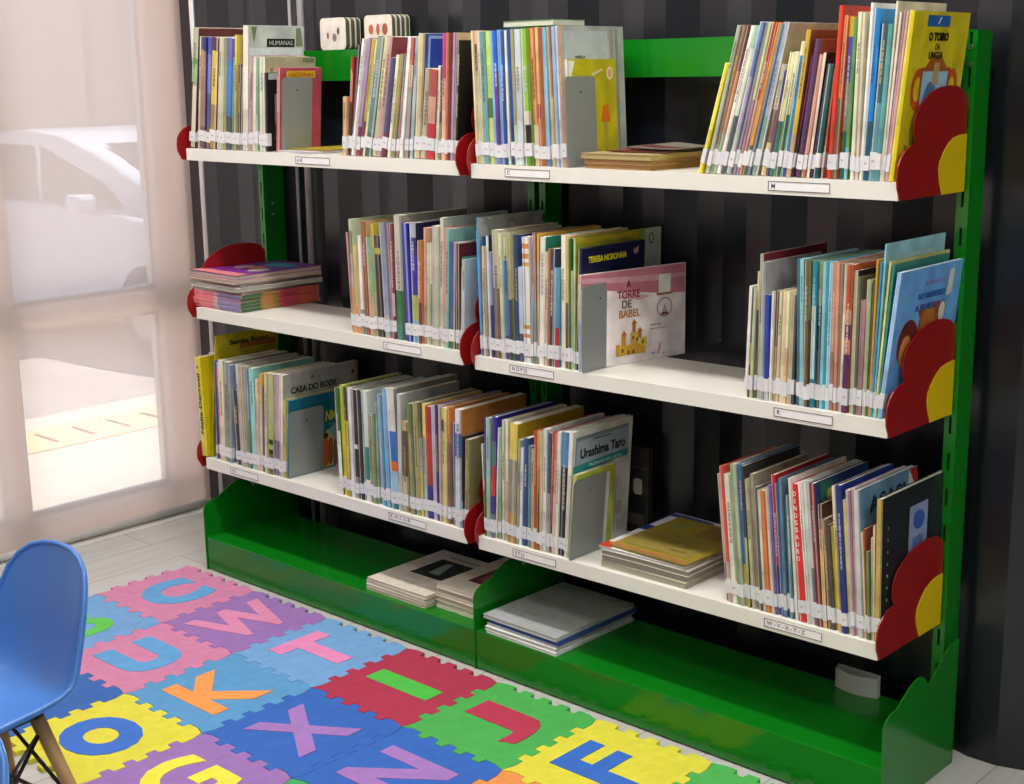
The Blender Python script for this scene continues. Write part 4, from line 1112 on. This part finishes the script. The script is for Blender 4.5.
# ------------------------------------------------------------------ magazines and books lying flat
def flat(name, label, cat, group, x, y, z, w, d, h, rz, cover, edge, art=None, wave=0, seed=0, spine=None):
    """lying book: w along x, d along y (front left corner at x, y)"""
    e = thing(name, label, cat, (x, y, z), (0, 0, rz), group)
    rr = random.Random(seed)
    n = 12; b = min(.0008, h*.2)
    ph = rr.uniform(0, 6)
    def zz(u, v): return wave*(math.sin(u*5+ph)*.5+.5)*(v*.6+.4)
    def sheet(f, z0, z1, ins, cols):
        for i in range(n):
            for j in range(n):
                u0, u1, v0, v1 = i/n, (i+1)/n, j/n, (j+1)/n
                P = lambda u, v, q: (ins+(w-2*ins)*u, ins+(d-2*ins)*v, q+zz(u, v))
                f.face([P(u0, v0, z1), P(u1, v0, z1), P(u1, v1, z1), P(u0, v1, z1)], cols, smooth=True)
                f.face([P(u0, v1, z0), P(u1, v1, z0), P(u1, v0, z0), P(u0, v0, z0)], cols, smooth=True)
            u0, u1 = i/n, (i+1)/n
            for (A, B) in (((u0, 0), (u1, 0)), ((u1, 1), (u0, 1)), ((0, u1), (0, u0)), ((1, u0), (1, u1))):
                f.face([P(A[0], A[1], z0), P(B[0], B[1], z0), P(B[0], B[1], z1), P(A[0], A[1], z1)], cols)
    f = MB(); sheet(f, h-b, h, 0, lin(cover, GN)); sheet(f, 0, b, 0, lin(spine or cover, GN)); f.build('cover', M['art'], e, fix=False)
    f = MB(); sheet(f, b, h-b, .0012, lin(edge, GN)); f.build('page_block', M['pages_flat'], e, fix=False)
    if art:
        f = MB(); k = 0
        for pts, c in art:
            k += 1
            if wave:
                q = [(p[0]*w, p[1]*d) for p in pts]
                # cut the shape into a fine strip grid when it is a rectangle
                xs = [p[0] for p in pts]; ys = [p[1] for p in pts]
                x0, x1, y0, y1 = min(xs), max(xs), min(ys), max(ys)
                for i in range(8):
                    for j in range(8):
                        uu = [x0+(x1-x0)*(i+a)/8 for a in (0, 1)]; vv = [y0+(y1-y0)*(j+a)/8 for a in (0, 1)]
                        f.face([(u*w, v*d, h+.0001+.00012*k+zz(u, v)+.0003) for u, v in ((uu[0], vv[0]), (uu[1], vv[0]), (uu[1], vv[1]), (uu[0], vv[1]))], lin(c, GN))
            else:
                f.face([(p[0]*w, p[1]*d, h+.0001+.00012*k) for p in pts], lin(c, GN))
        f.build('cover_picture', M['art'], e, fix=False)
    return e
def R4(x0, y0, x1, y1): return [(x0, y0), (x1, y0), (x1, y1), (x0, y1)]
def blob(cx, cy, rx, ry, n=14): return [(cx+rx*math.cos(2*PI*i/n), cy+ry*math.sin(2*PI*i/n)) for i in range(n)]

LO = ['lowest', 'second from bottom', 'third from bottom', 'fourth from bottom', 'fifth from bottom', 'sixth from bottom', 'seventh from bottom', 'eighth from bottom', 'ninth from bottom', 'tenth from bottom']
# middle shelf, far left: comics and magazines
z0 = zshelf('mid', .08)+.0005; z = z0
specs = [('comic', 'e07888', 'c8a0a0', .0085)]*5+[('magazine', 'c8c4b8', 'b8b4a8', .009), ('magazine', 'e0dcd8', 'a8a49c', .010), ('magazine', '706c74', 'b0aca0', .009), ('magazine', 'e8a8a8', 'b8b0a0', .010), ('magazine', '6a2c80', 'c0b0a4', .010)]
hue = ['purple', 'red', 'green', 'orange', 'pink']
for i, (nm, c, ed, h) in enumerate(specs):
    rr = random.Random(i+40)
    x = -.030+rr.uniform(-.003, .003)+(0 if i < 5 else -.006); y = .012+rr.uniform(-.003, .003); w, d = (.208, .262) if i < 5 else (.212, .275)
    rz = rr.uniform(-.015, .015) if i < 5 else [.05, -.05, .03, -.06, -.03][i-5]
    if nm == 'comic':
        lab = 'thin comic with multicoloured spine, %s in the middle shelf far left stack' % LO[i]
        o = flat('comic_book', lab, 'comic', 'comics and magazines stacked on the middle shelf far left', x, y, z, w, d, h, rz, c, ed, None, 0, i)
        f = MB()
        cols = ['d87884', 'c8a8b0', '8080b0']; n3 = [0, .45, .55, 1]
        for k in range(3): f.box((w*n3[k]+.001, -.0006, .0006), (w*n3[k+1]-.001, 0, h-.0006), lin(cols[k], GN))
        for k, cc in enumerate(['2c6840', '987838', 'c84860', 'c85c40']): f.box((w, .004+d*.24*k, .0006), (w+.0006, .004+d*.24*(k+1), h-.0006), lin(cc, GN))
        f.build('printed_spine', M['art'], o, fix=False)
    else:
        last = i == 9
        lab = 'purple and pink covered magazine on top of middle shelf far left stack' if last else '%s magazine, %s in middle shelf far left stack' % (['pale grey', 'white edged', 'dark covered', 'salmon pink'][i-5], LO[i])
        art = [(R4(.02, .02, .98, .98), '702c88'), (R4(.02, .02, .98, .16), 'e08888'), (blob(.35, .45, .12, .10), 'c8c0a8'), (blob(.55, .5, .10, .09), 'd87040'), (blob(.75, .4, .12, .12), 'd4ccc0'), (blob(.6, .75, .3, .12), '3c98a8'), (blob(.3, .7, .12, .1), '404090')] if last else None
        flat('magazine', lab, 'magazine', 'comics and magazines stacked on the middle shelf far left', x, y, z, w, d, h, rz, c, ed, art, 0, i)
    z += h+.0005
# bottom shelf, right bay: worn magazines
z = zshelf('bot', 1.47)+.0005
specs = [('c8c0a8', 'a8a494', .013, 'worn grey magazine'), ('b0a898', '989488', .012, 'thick grey paged magazine'), ('e8e0d0', '888478', .011, 'white edged magazine'), ('e4e4e4', 'b8b4ac', .005, 'white and blue magazine with a red corner')]
for i, (c, ed, h, nm) in enumerate(specs):
    rr = random.Random(i+60)
    flat('magazine', ('%s, %s in the stack between bottom shelf rows' % (nm, LO[i]) if i < 3 else 'white and blue magazine with red corner, just under the tattered comic on bottom shelf'), 'magazine', 'worn magazines stacked on the bottom shelf',
         1.362+rr.uniform(-.004, .003)-(.004 if i == 3 else 0), .014+rr.uniform(-.006, .004), z, .216, .262+(.012 if i == 3 else 0), h, rr.uniform(-.02, .02), c, ed,
         [(R4(.0, .0, .14, .12), 'c83018'), (R4(.0, .5, .5, .98), '20348c'), (R4(.02, .62, .3, .9), 'e4e4ec')] if i == 3 else None, .003 if i > 0 else .0, i)
    z += h+.0006+(.0008 if i > 0 else 0)
flat('old_comic', 'tattered yellow brown comic lying on top of the bottom shelf magazine stack', 'comic', 'worn magazines stacked on the bottom shelf', 1.378, .018, z+.0008, .198, .240, .004, -.03, '988430', 'a89870',
     [(R4(.02, .02, .98, .06), 'a86c50'), (R4(.05, .12, .9, .5), '8f8140'), (R4(.15, .3, .8, .62), '8a7a38'), (R4(.5, .62, .95, .95), '80683a'), (R4(.1, .7, .3, .85), '8c8a48'), (R4(.42, .37, .58, .42), '766634'), (R4(.6, .2, .8, .24), '7a6a34'), (R4(.25, .52, .45, .56), '7c6c38')], .003, 5)
# top shelf, right bay: old brown books
z = zshelf('top', 1.42)+.0005
for i, (c, ed, h, lab) in enumerate((('a88a58', '987040', .009, 'old brown paged book at the bottom of the top shelf pile'), ('a89060', '8c6434', .009, 'old tan paged book in the middle of the top shelf pile'), ('b8a478', 'b09c68', .010, 'old yellowed book, third in the top shelf pile'))):
    rr = random.Random(i+80)
    flat('old_book', lab, 'book', 'old books lying on the top shelf', 1.326+rr.uniform(-.004, .004)-.006*i, .012+rr.uniform(-.003, .003), z, .160+.006*i, .215, h, rr.uniform(-.02, .02), c, ed, None, 0, i)
    z += h+.0005
flat('magazine', 'thin dark red magazine curling on top of the old brown books', 'magazine', 'old books lying on the top shelf', 1.345, .05, z, .150, .17, .002, .06, '5c2c24', '907868', [(R4(.1, .1, .9, .3), 'a05040')], .004, 7)
flat('magazine', 'thin pale curled magazine topmost on the top shelf pile', 'magazine', 'old books lying on the top shelf', 1.375, .08, z+.0066, .130, .14, .002, -.08, '8c8478', '9c9488', [(R4(.1, .1, .9, .4), '70383c')], .004, 8)
# top shelf, left bay: two thin booklets in front of the bookend
z = zshelf('top', .42)+.0005
flat('magazine', 'thin white booklet lying flat beside the top left bookend', 'magazine', None, .362, .012, z, .135, .17, .0045, -.08, 'd8d4dc', 'c8c4cc', None, 0, 1)
flat('magazine', 'thin yellow and green booklet lying on the white booklet, top shelf', 'magazine', None, .372, .03, z+.0055, .132, .17, .002, .03, 'c0a828', 'b09c60', [(R4(.0, .0, 1, .1), '7c8c28')], 0, 2)
# green book lying across the third top row
o = flat('picture_book', 'green and white picture book lying flat on top of third top-shelf row', 'book', None, 1.092, .030, 1.4050, .135, .10, .012, .0, '4c8c48', 'c8ccb8', [(R4(.2, .0, .98, .99), 'a8b8a8'), (R4(.05, .1, .2, .9), '6ca050')], 0, 3, '3c7a3c')
# base plinth piles
z = .0936
for i in range(4):
    rr = random.Random(i+100)
    art = [(R4(.25, .36, .92, .80), '282c28'), ([(.45, .45), (.62, .45), (.5, .75), (.42, .72)], '90a098'), (R4(.30, .86, .8, .90), 'a0a098')] if i == 3 else None
    flat('magazine', 'cream magazine, %s in the left pile on the green base' % (['lowest', 'second', 'third', 'dark photo cover, topmost'][i]), 'magazine', 'cream magazines piled on the green base',
         .638+rr.uniform(-.003, .003), .000+rr.uniform(-.003, .003), z, .205, .262, .0075, rr.uniform(-.012, .012), 'd8d0c0', 'd4cab4', art, 0, i)
    z += .0080
z = .0936
for i in range(7):
    rr = random.Random(i+120)
    h = [.0055, .0055, .005, .012, .006, .012, .009][i]
    art = [(R4(.28, .25, .93, .78), '5c2030'), ([(.35, .35), (.6, .3), (.7, .6), (.45, .65)], '8c6858'), (R4(.6, .45, .85, .7), '402030'), (blob(.45, .62, .1, .06), '907890')] if i == 6 else None
    flat('magazine', 'cream magazine, %s in the pile against the green divider' % (LO[i].replace(' from bottom', '') if i < 6 else 'maroon picture cover, topmost'), 'magazine', 'magazines piled against the green base divider',
         .851+rr.uniform(-.003, .002), .030+rr.uniform(-.003, .003), z, .160, .235, h, rr.uniform(-.008, .008)+(.03 if i == 6 else 0)*0, 'd8d0c0', ['e0dccc', 'd8d4c0', 'e0d8c8', 'b8a890', 'e4dcd0', 'a89c88', 'dcd4c8'][i], art, 0, i)
    z += h+.0005
z = .0936
for i, (c, ed, h, lab) in enumerate((('d8dce0', 'd4d4cc', .006, 'large white booklet lowest in the right base pile'), ('e0e4e4', 'c8c8bc', .008, 'large white booklet second in the right base pile'), ('d8dcd8', 'b8b4b0', .006, 'large pale booklet third in the right base pile'),
                                      ('2c50a0', '3858a0', .009, 'large blue book in the right base pile'), ('a8acac', 'c4c8c4', .009, 'large plain pale grey folder on top of the right base pile'))):
    rr = random.Random(i+140)
    flat('large_booklet', lab, 'book', 'large books piled on the right green base', 1.046+rr.uniform(-.006, .004)-(.008 if i == 4 else 0), -.006+rr.uniform(-.004, .006), z, .208+(.010 if i == 4 else 0), .270, h, rr.uniform(-.02, .02)+(-.03 if i == 4 else 0), c, ed, None, 0, i)
    z += h+.0005
# little board books on the top crossbar
def board_book(x, y, lab, w, h, t, face, spots):
    e = thing('board_book', lab, 'book', (x, y, 1.3783), (0, 0, 0), 'board books standing on the top crossbar')
    r = .012
    pl = []
    for (cx, cz, a0) in ((w-r, r, -PI/2), (w-r, h-r, 0), (r, h-r, PI/2), (r, r, PI)):
        for k in range(6): a = a0+k*PI/10; pl.append((cx+r*math.cos(a), cz+r*math.sin(a)))
    f = MB(); f.prism(pl, 'y', 0, .0012, lin(face, GN)); f.prism(pl, 'y', t-.0012, t, lin(face, GN)); f.build('cover', M['art'], e)
    f = MB(); pi = [(p[0]*.985+.0007, p[1]*.985+.0006) for p in pl]; f.prism(pi, 'y', .0013, t-.0013, lin('5c5c48', GN)); f.build('board_pages', M['art'], e)
    f = MB()
    for (cx, cz, rx, rz, c) in spots: f.face([(cx+rx*math.cos(q*PI/6), -.0004, cz+rz*math.sin(q*PI/6)) for q in range(12)], lin(c, GN))
    f.build('cover_picture', M['art'], e, fix=False)
for i in range(3):
    board_book(.252+.001*i, .252+i*.0165, 'white rounded board book on the crossbar, left pile, %s' % ['frontmost', 'middle', 'rearmost'][i], .098, .078, .015, ['dcd4cc', 'd8d4c4', 'd0ccbc'][i],
               ((.030, .035, .004, .008, '8c3830'), (.055, .030, .008, .010, '807878'), (.070, .045, .005, .009, '505058')) if i == 0 else ())
for i in range(4):
    board_book(.420+.001*i, .252+i*.0145, 'white rounded board book on the crossbar, right pile, %s' % ['frontmost', 'second', 'third', 'rearmost'][i], .100, .079, .0135, ['d8d0c4', 'd8d4c4', 'd4d0c0', 'ccc8b8'][i],
               ((.025, .045, .009, .012, 'b06840'), (.050, .045, .006, .014, 'c0503c'), (.075, .045, .010, .014, 'a05038')) if i == 0 else ())

# clear holder on the base, right end
e = thing('card_holder', 'small clear plastic card holder standing at the back of the right base', 'holder', (1.782, .247, .0936))
f = MB(); w, h = .092, .044
n = 10
for k in range(n):
    x0, x1 = w*k/n, w*(k+1)/n
    y0 = -.010*math.sin(PI*k/n); y1 = -.010*math.sin(PI*(k+1)/n)
    f.face([(x0, y0, 0), (x1, y1, 0), (x1, y1, h-.004), (x0, y0, h-.004)])
    f.face([(x0, y0, 0), (x1, y1, 0), (x1, .012, 0), (x0, .012, 0)])
f.face([(0, .012, 0), (w, .012, 0), (w, .012, h), (0, .012, h)]); f.face([(0, 0, 0), (0, .012, 0), (0, .012, h), (0, 0, h-.004)]); f.face([(w, 0, 0), (w, .012, 0), (w, .012, h), (w, 0, h-.004)])
o = f.build('clear_pocket', M['acrylic'], e, fix=False); md = o.modifiers.new('s', 'SOLIDIFY'); md.thickness = .0012
f = MB(); f.box((.006, .006, .004), (w-.006, .0068, h-.012), lin('9c9898')); f.box((.012, .0052, .014), (.026, .0059, .03), lin('705858')); f.box((.034, .0052, .012), (.06, .0059, .034), lin('808488')); f.build('paper_slip', M['art'], e)

# ------------------------------------------------------------------ alphabet foam mat
TS = .2873; TX = -.0329; TY = -.0525; TH = .010
def edge_pts(L, n=11, a=.0085):
    w = L/n; P = [(0, 0)]
    for k in range(1, n-1):
        s = a if k % 2 else -a
        x0, x1 = k*w, (k+1)*w
        fl = .0022
        P += [(x0-fl if s > 0 else x0+fl*0-fl*-1*0+0, 0)][:0]
        if s > 0: P += [(x0-fl*.6+.0012, s), (x1+fl*.6-.0012, s)]
        else: P += [(x0+.0012+fl*.3, s), (x1-.0012-fl*.3, s)]
    P.append((L, 0))
    return P
xs_adj = [-.047, .253, .543, .831, 1.121, 1.402, 1.690, 1.977, 2.264]     # measured joints along the rack
LOFF = {'O': .015, 'U': .014, 'C': .013, 'J': .011, 'T': .010, 'F': .006, 'G': .006, 'B': .005}
def tile(i, j, col, letter, lcol, label, lw=.150, lh=.185):
    x0, x1 = xs_adj[i]+(.002 if j else 0), xs_adj[i+1]+(.002 if j else 0)
    y1 = TY-TS*j; y0 = y1-TS
    Lx = x1-x0
    e = thing('foam_tile', label, 'foam tile', ((x0+x1)/2, (y0+y1)/2, 0), group='interlocking alphabet foam tiles')
    bot = [(p[0], p[1]) for p in edge_pts(Lx)]; top = [(p[0], p[1]+TS) for p in edge_pts(Lx)]
    lef = [(p[1], p[0]) for p in edge_pts(TS)]; rig = [(p[1]+Lx, p[0]) for p in edge_pts(TS)]
    pl = bot[:-1]+rig[:-1]+top[::-1][:-1]+lef[::-1][:-1]
    pl = [((p[0]-Lx/2)*.9955, (p[1]-TS/2)*.9955) for p in pl]
    f = MB(); f.prism(pl, 'z', 0.0003, TH, lin(col, .88)); f.build('tile_base', M['foam'], e, bevel=.0007)
    if letter == 'I':
        f = MB(); f.box((-.095, -.027, TH), (.095, .027, TH+.0010), lin(lcol, .88)); o = f.build('letter', M['foam'], e)
    elif letter:
        o = text(letter, .2, Matrix.Translation((0, 0, TH+.0004)) @ Matrix.Rotation(PI/2, 4, 'Z'), lcol, e, 'letter', ext=.0008, mat='foam', width=lw, height=lh, off=LOFF.get(letter, .008))
    if letter: o['label'] = 'inlaid letter ' + letter
P_, LB, RD, GR, YE, BL, PU, OR = 'd486ac', '74a6da', 'b03450', '4cb054', 'e2da44', '3468c0', '9c74b8', 'ea9650'
LB2 = '5c9cd0'
for a in ((0, 0, P_, 'C', LB2, 'pink foam tile with pale blue letter C by shelving left corner', .165, .175),
          (1, 0, PU, 'W', P_, 'purple foam tile with pink letter W against the green base', .225, .180),
          (2, 0, LB, 'T', 'dc84b4', 'light blue foam tile with pink letter T against the green base'),
          (3, 0, RD, 'I', '50c048', 'crimson foam tile with green letter I against the green base'),
          (4, 0, GR, 'J', RD, 'green foam tile with crimson letter J against the green base', .125, .180),
          (5, 0, YE, 'F', BL, 'yellow foam tile with blue letter F at the bottom of the view', .125, .185),
          (6, 0, '50b458', '', '', 'green foam tile at the right end beyond the yellow F tile'),
          (0, 1, LB, 'B', '5cc050', 'light blue foam tile with green letter B partly behind the blue chair'),
          (1, 1, P_, 'U', LB2, 'pink foam tile with pale blue letter U', .155, .180),
          (2, 1, LB2, 'K', OR, 'light blue foam tile with orange letter K', .160, .190),
          (3, 1, BL, 'X', PU, 'blue foam tile with purple letter X', .165, .185),
          (4, 1, BL, 'N', PU, 'blue foam tile with purple letter N at the bottom of the view', .150, .185),
          (5, 1, OR, '', '', 'orange foam tile showing only a corner below the J tile'),
          (0, 2, GR, '', '', 'green foam tile mostly hidden behind the blue chair seat'),
          (1, 2, '3868b4', '', '', 'blue foam tile beside the chair between the U and O tiles'),
          (2, 2, YE, 'O', '3a6cc4', 'yellow foam tile with blue letter O', .160, .180),
          (3, 2, PU, 'G', YE, 'purple foam tile with yellow letter G at the bottom of the view', .160, .185),
          (4, 2, '40a860', '', '', 'green foam tile whose corner touches the G, X and N tiles')):
    tile(*a)

# ------------------------------------------------------------------ blue shell chairs
def chair(loc, rz, label, sc_=1.0):
    e = thing('shell_chair', label, 'chair', loc, (0, 0, rz), 'blue plastic shell chairs')
    # local: front is +u (x), up z; seat height .33
    prof = [(.150, .318, .118, .000), (.140, .328, .128, .004), (.110, .334, .134, .012), (.05, .332, .138, .022), (-.01, .328, .140, .030), (-.06, .328, .141, .036), (-.10, .338, .141, .040), (-.125, .362, .140, .042),
            (-.138, .395, .137, .040), (-.146, .430, .133, .036), (-.152, .465, .128, .030), (-.158, .500, .122, .024), (-.165, .535, .112, .018), (-.172, .562, .096, .012), (-.177, .582, .070, .007), (-.180, .592, .040, .003), (-.181, .595, .010, .001)]
    prof = [(a_, .33+(b_-.33)*(.95 if b_ > .34 else 1)+.062, c_, d_) for a_, b_, c_, d_ in prof]
    n = 18
    rows = []
    for k, (u, z, w, c) in enumerate(prof):
        a = prof[max(k-1, 0)]; b = prof[min(k+1, len(prof)-1)]
        t = Vector((b[0]-a[0], 0, b[1]-a[1])).normalized(); nn = Vector((-t.z, 0, t.x)) * -1   # towards the sitter
        if nn.z < 0 and k < 7: nn = -nn
        if k >= 7 and nn.x < 0: nn = -nn
        row = []
        for j in range(n+1):
            s = -1+2*j/n
            p = Vector((u, s*w, z))+nn*(c*abs(s)**2.6)
            row.append(p)
        rows.append(row)
    me = bpy.data.meshes.new('shell'); vs = [tuple(p) for r in rows for p in r]; fs = []
    for k in range(len(rows)-1):
        for j in range(n):
            q = k*(n+1)+j; fs.append([q, q+1, q+n+2, q+n+1])
    me.from_pydata(vs, [], fs)
    for p in me.polygons: p.use_smooth = True
    me.materials.append(M['plastic_blue'])
    o = bpy.data.objects.new('seat_shell', me); COL.objects.link(o); o.parent = e
    m = o.modifiers.new('s', 'SOLIDIFY'); m.thickness = .007; m.offset = -1
    m = o.modifiers.new('b', 'BEVEL'); m.width = .0025; m.segments = 2; m.limit_method = 'ANGLE'
    m = o.modifiers.new('ss', 'SUBSURF'); m.levels = 1; m.render_levels = 2
    # rolled rim
    rim = [rows[k][0] for k in range(len(rows))]+rows[-1][1:]+[rows[k][n] for k in range(len(rows)-2, -1, -1)]
    cu = bpy.data.curves.new('rim', 'CURVE'); cu.dimensions = '3D'; cu.bevel_depth = .0042; cu.bevel_resolution = 3
    sp = cu.splines.new('POLY'); sp.points.add(len(rim)-1)
    for q, p in zip(sp.points, rim): q.co = (p.x, p.y, p.z, 1)
    cu.materials.append(M['plastic_blue'])
    tmp = bpy.data.objects.new('rim', cu); COL.objects.link(tmp); bpy.context.view_layer.update()
    rm = bpy.data.meshes.new_from_object(tmp.evaluated_get(bpy.context.evaluated_depsgraph_get())); bpy.data.objects.remove(tmp)
    for p in rm.polygons: p.use_smooth = True
    r = bpy.data.objects.new('rolled_rim', rm); COL.objects.link(r); r.parent = e
    tops = {}
    for sx in (1, -1):
        for sy in (1, -1):
            p0 = Vector((sx*.062, sy*.062, .370)); p1 = Vector((sx*.150, sy*.150, .0))
            tops[(sx, sy)] = (p0, p1)
            f = MB(); f.tube(p0, p1,   .0135, .0095, n=14); f.build('leg', M['wood'], e)
    f = MB(); f.box((-.07, -.07, .370), (.07, .07, .380)); f.build('seat_mount', M['blackmetal'], e)
    def at(k, t): p0, p1 = tops[k]; return p0.lerp(p1, t)
    ks = [(1, 1), (-1, 1), (-1, -1), (1, -1)]
    for a, b in zip(ks, ks[1:]+ks[:1]):
        for (ta, tb) in ((.06, .50), (.50, .06)):
            f = MB(); f.tube(at(a, ta), at(b, tb), .0036, n=8); f.build('wire_brace', M['blackmetal'], e)
    for a in ks:
        f = MB(); p = at(a, .50); f.tube(p+Vector((0, 0, -.008)), p+Vector((0, 0, .008)),   .0150, n=12); f.build('brace_clamp', M['blackmetal'], e)
    e.scale = (sc_,)*3
    return e
CH = (1.105, -1.205, 0)
chair((CH[0], CH[1], 0), math.radians(-84), 'light blue plastic shell chair with wooden legs at the left edge', .9)

chair((1.604, -1.607, 0), math.radians(-84), 'second light blue shell chair, only its rim showing at the bottom left corner', .9)

# ------------------------------------------------------------------ outside: yard and parked car
def outside():
    m, nt, b = newmat('yard_paving')
    b.inputs['Roughness'].default_value = .8
    tc = nt.nodes.new('ShaderNodeTexCoord'); n = nt.nodes.new('ShaderNodeTexNoise'); n.inputs['Scale'].default_value = 2.5; n.inputs['Detail'].default_value = 5
    nt.links.new(tc.outputs['Object'], n.inputs['Vector'])
    mx = nt.nodes.new('ShaderNodeMix'); mx.data_type = 'RGBA'; mx.inputs[6].default_value = lin('8c8484'); mx.inputs[7].default_value = lin('b0a8a8')
    nt.links.new(n.outputs['Fac'], mx.inputs[0]); nt.links.new(mx.outputs[2], b.inputs['Base Color'])
    f = MB(); f.box((-40, -30, -.6), (-.56, 40, -.5)); o = f.build('yard_ground', m); struct(o)
    # raised pavement beside the container, with a ribbed yellow guide strip
    pm = simple('pale_pavement', 'c8c0b8', .8, noise=.12, nscale=6)
    f = MB(); f.box((-2.6, -8, -.5), (-.565, 9, -.15)); struct(f.build('pavement', pm))
    e = thing('guide_strip', 'bright ribbed guide strip on the pavement outside, seen through the blind', 'paving strip', (-2.2, 0, -.15))
    f = MB(); f.box((-.17, -6, .0002), (.17, 8, .006)); f.build('strip_tile', simple('yellow_strip', 'dcc89c', .8), e)
    f = MB()
    for k in range(80):
        y = -5.9+k*.17; f.box((-.09, y, .006), (.09, y+.012, .011))
    g = f.build('raised_rib', simple('dark_rib', '8a7a58', .8), e)
    # boundary wall beyond the car
    f = MB(); f.box((-40, 8, -.5), (-1, 8.2, 2.6))
    for k in range(16): f.box((-39+2.5*k, 7.9, -.5), (-38.6+2.5*k, 8.0, 2.7))
    o = f.build('yard_wall', simple('yard_wall_paint', '9a9088', .8)); tag(o, 'pale boundary wall behind the car outside the window', 'wall')
outside()

def car():
    e = thing('parked_car', 'pale silver blue car parked outside, seen through the blind', 'car', (-8.35, 3.0, -.5))
    paint = simple('car_paint', 'b4c0d4', .25, coat=.6); glass = simple('car_glass', '20242a', .06); tyre = simple('tyre_rubber', '141414', .8); rim_m = simple('wheel_rim', 'a0a4a8', .3, metal=.8)
    W = 1.75
    # lower body from side outline (x forward, z), rounded in plan by stations across the width
    body = [(0.02, .32), (0.0, .55), (.05, .80), (.20, .93), (.9, .97), (2.0, .97), (3.15, .95), (3.6, .90), (3.95, .82), (4.22, .70), (4.30, .52), (4.28, .30), (4.0, .22), (3.0, .18), (1.2, .18), (.3, .22)]
    roof = [(.35, .93), (.75, 1.25), (1.2, 1.42), (1.8, 1.47), (2.3, 1.43), (2.8, 1.30), (3.3, 1.12), (3.75, .93)]
    def loft(outline, stations, name, mat, parent):
        f = MB(); n = len(outline)
        cx = sum(p[0] for p in outline)/n; cz = sum(p[1] for p in outline)/n
        rings = [[(cx+(p[0]-cx)*s, y, cz+(p[1]-cz)*s2) for p in outline] for (y, s, s2) in stations]
        for a, b in zip(rings, rings[1:]):
            for i in range(n):
                j = (i+1) % n; f.face([a[i], a[j], b[j], b[i]], smooth=True)
        f.face(rings[0]); f.face(rings[-1][::-1])
        o = f.build(name, mat, parent)
        bm = bmesh.new(); bm.from_mesh(o.data); bmesh.ops.remove_doubles(bm, verts=bm.verts, dist=1e-4); bmesh.ops.recalc_face_normals(bm, faces=bm.faces); bm.to_mesh(o.data); bm.free()
        return o
    loft(body, [(0, .965, .93), (.04, .985, .985), (.10, 1, 1), (W-.10, 1, 1), (W-.04, .985, .985), (W, .965, .93)], 'body', paint, e)
    loft([(p[0], p[1]) for p in roof]+[(3.3, .90), (.45, .90)], [(.16, .88, .96), (.10+.02, .96, .99), (.20, .99, 1), (W-.20, .99, 1), (W-.12, .96, .99), (W-.16, .88, .96)][1:5], 'roof_and_pillars', paint, e)
    f = MB()
    for (a, b) in (((1.0, 1.95)), ((2.02, 3.05))):
        top = lambda x: min(1.36, .55+ .93*x if x < .9 else 1.36, 1.38-(max(x-2.2, 0)*.40))
        f.face([(a, .105, .975), (b, .105, .965), (min(b, 2.9 if b > 2 else b), .115, top(min(b, 2.9)) - .0), (a+.02, .115, top(a+.02))])
    f.build('side_window', glass, e, fix=False)
    f = MB(); f.face([(2.60, .30, 1.38), (3.70, .22, .975), (3.70, W-.22, .975), (2.60, W-.30, 1.38)]); f.build('windscreen', glass, e, fix=False)
    for x in (.85, 3.45):
        for y in (-.005, W-.195):
            f = MB(); f.tube((x, y, .31), (x, y+.20, .31), .31, n=28); w = f.build('wheel', tyre, e)
            f = MB(); yy = y-.004 if y < .5 else y+.20; f.tube((x, yy, .31), (x, yy+.004, .31), .20, n=24); f.build('hubcap', rim_m, w)
    f = MB(); f.box((2.72, -.13, .94), (2.90, .02, 1.06)); f.build('door_mirror', paint, e, bevel=.03)
    for z in (.60,):
        f = MB(); f.box((1.1, .0, .80), (1.28, .015, .83)); f.build('door_handle', rim_m, e)
    f = MB(); f.box((4.12, .12, .58), (4.26, .40, .72)); f.build('headlight', simple('lamp_glass', 'd8dce0', .1), e, bevel=.02)
car()

# ------------------------------------------------------------------ light
w = bpy.data.worlds.new('world'); sc.world = w; w.use_nodes = True
nt = w.node_tree; bg = nt.nodes['Background']
bg.inputs[0].default_value = (.80, .87, 1.0, 1); bg.inputs[1].default_value = WORLD
sun = bpy.data.lights.new('sun', 'SUN'); sun.energy = SUN; sun.angle = .01; sun.color = (1, .95, .88)
so = bpy.data.objects.new('sun', sun); COL.objects.link(so)
so.rotation_euler = Vector((-.10, -.42, -.9)).to_track_quat('-Z', 'Y').to_euler()
def lamp(name, loc, sx, sy, power, col=(1, .97, .92)):
    l = bpy.data.lights.new(name, 'AREA'); l.shape = 'RECTANGLE'; l.size = sx; l.size_y = sy; l.energy = power; l.color = col
    o = bpy.data.objects.new(name, l); COL.objects.link(o); o.location = loc
    return o
for k, (loc, p) in enumerate(LAMPS): lamp('ceiling_or_fill_lamp', loc, 1.2, .16, p)
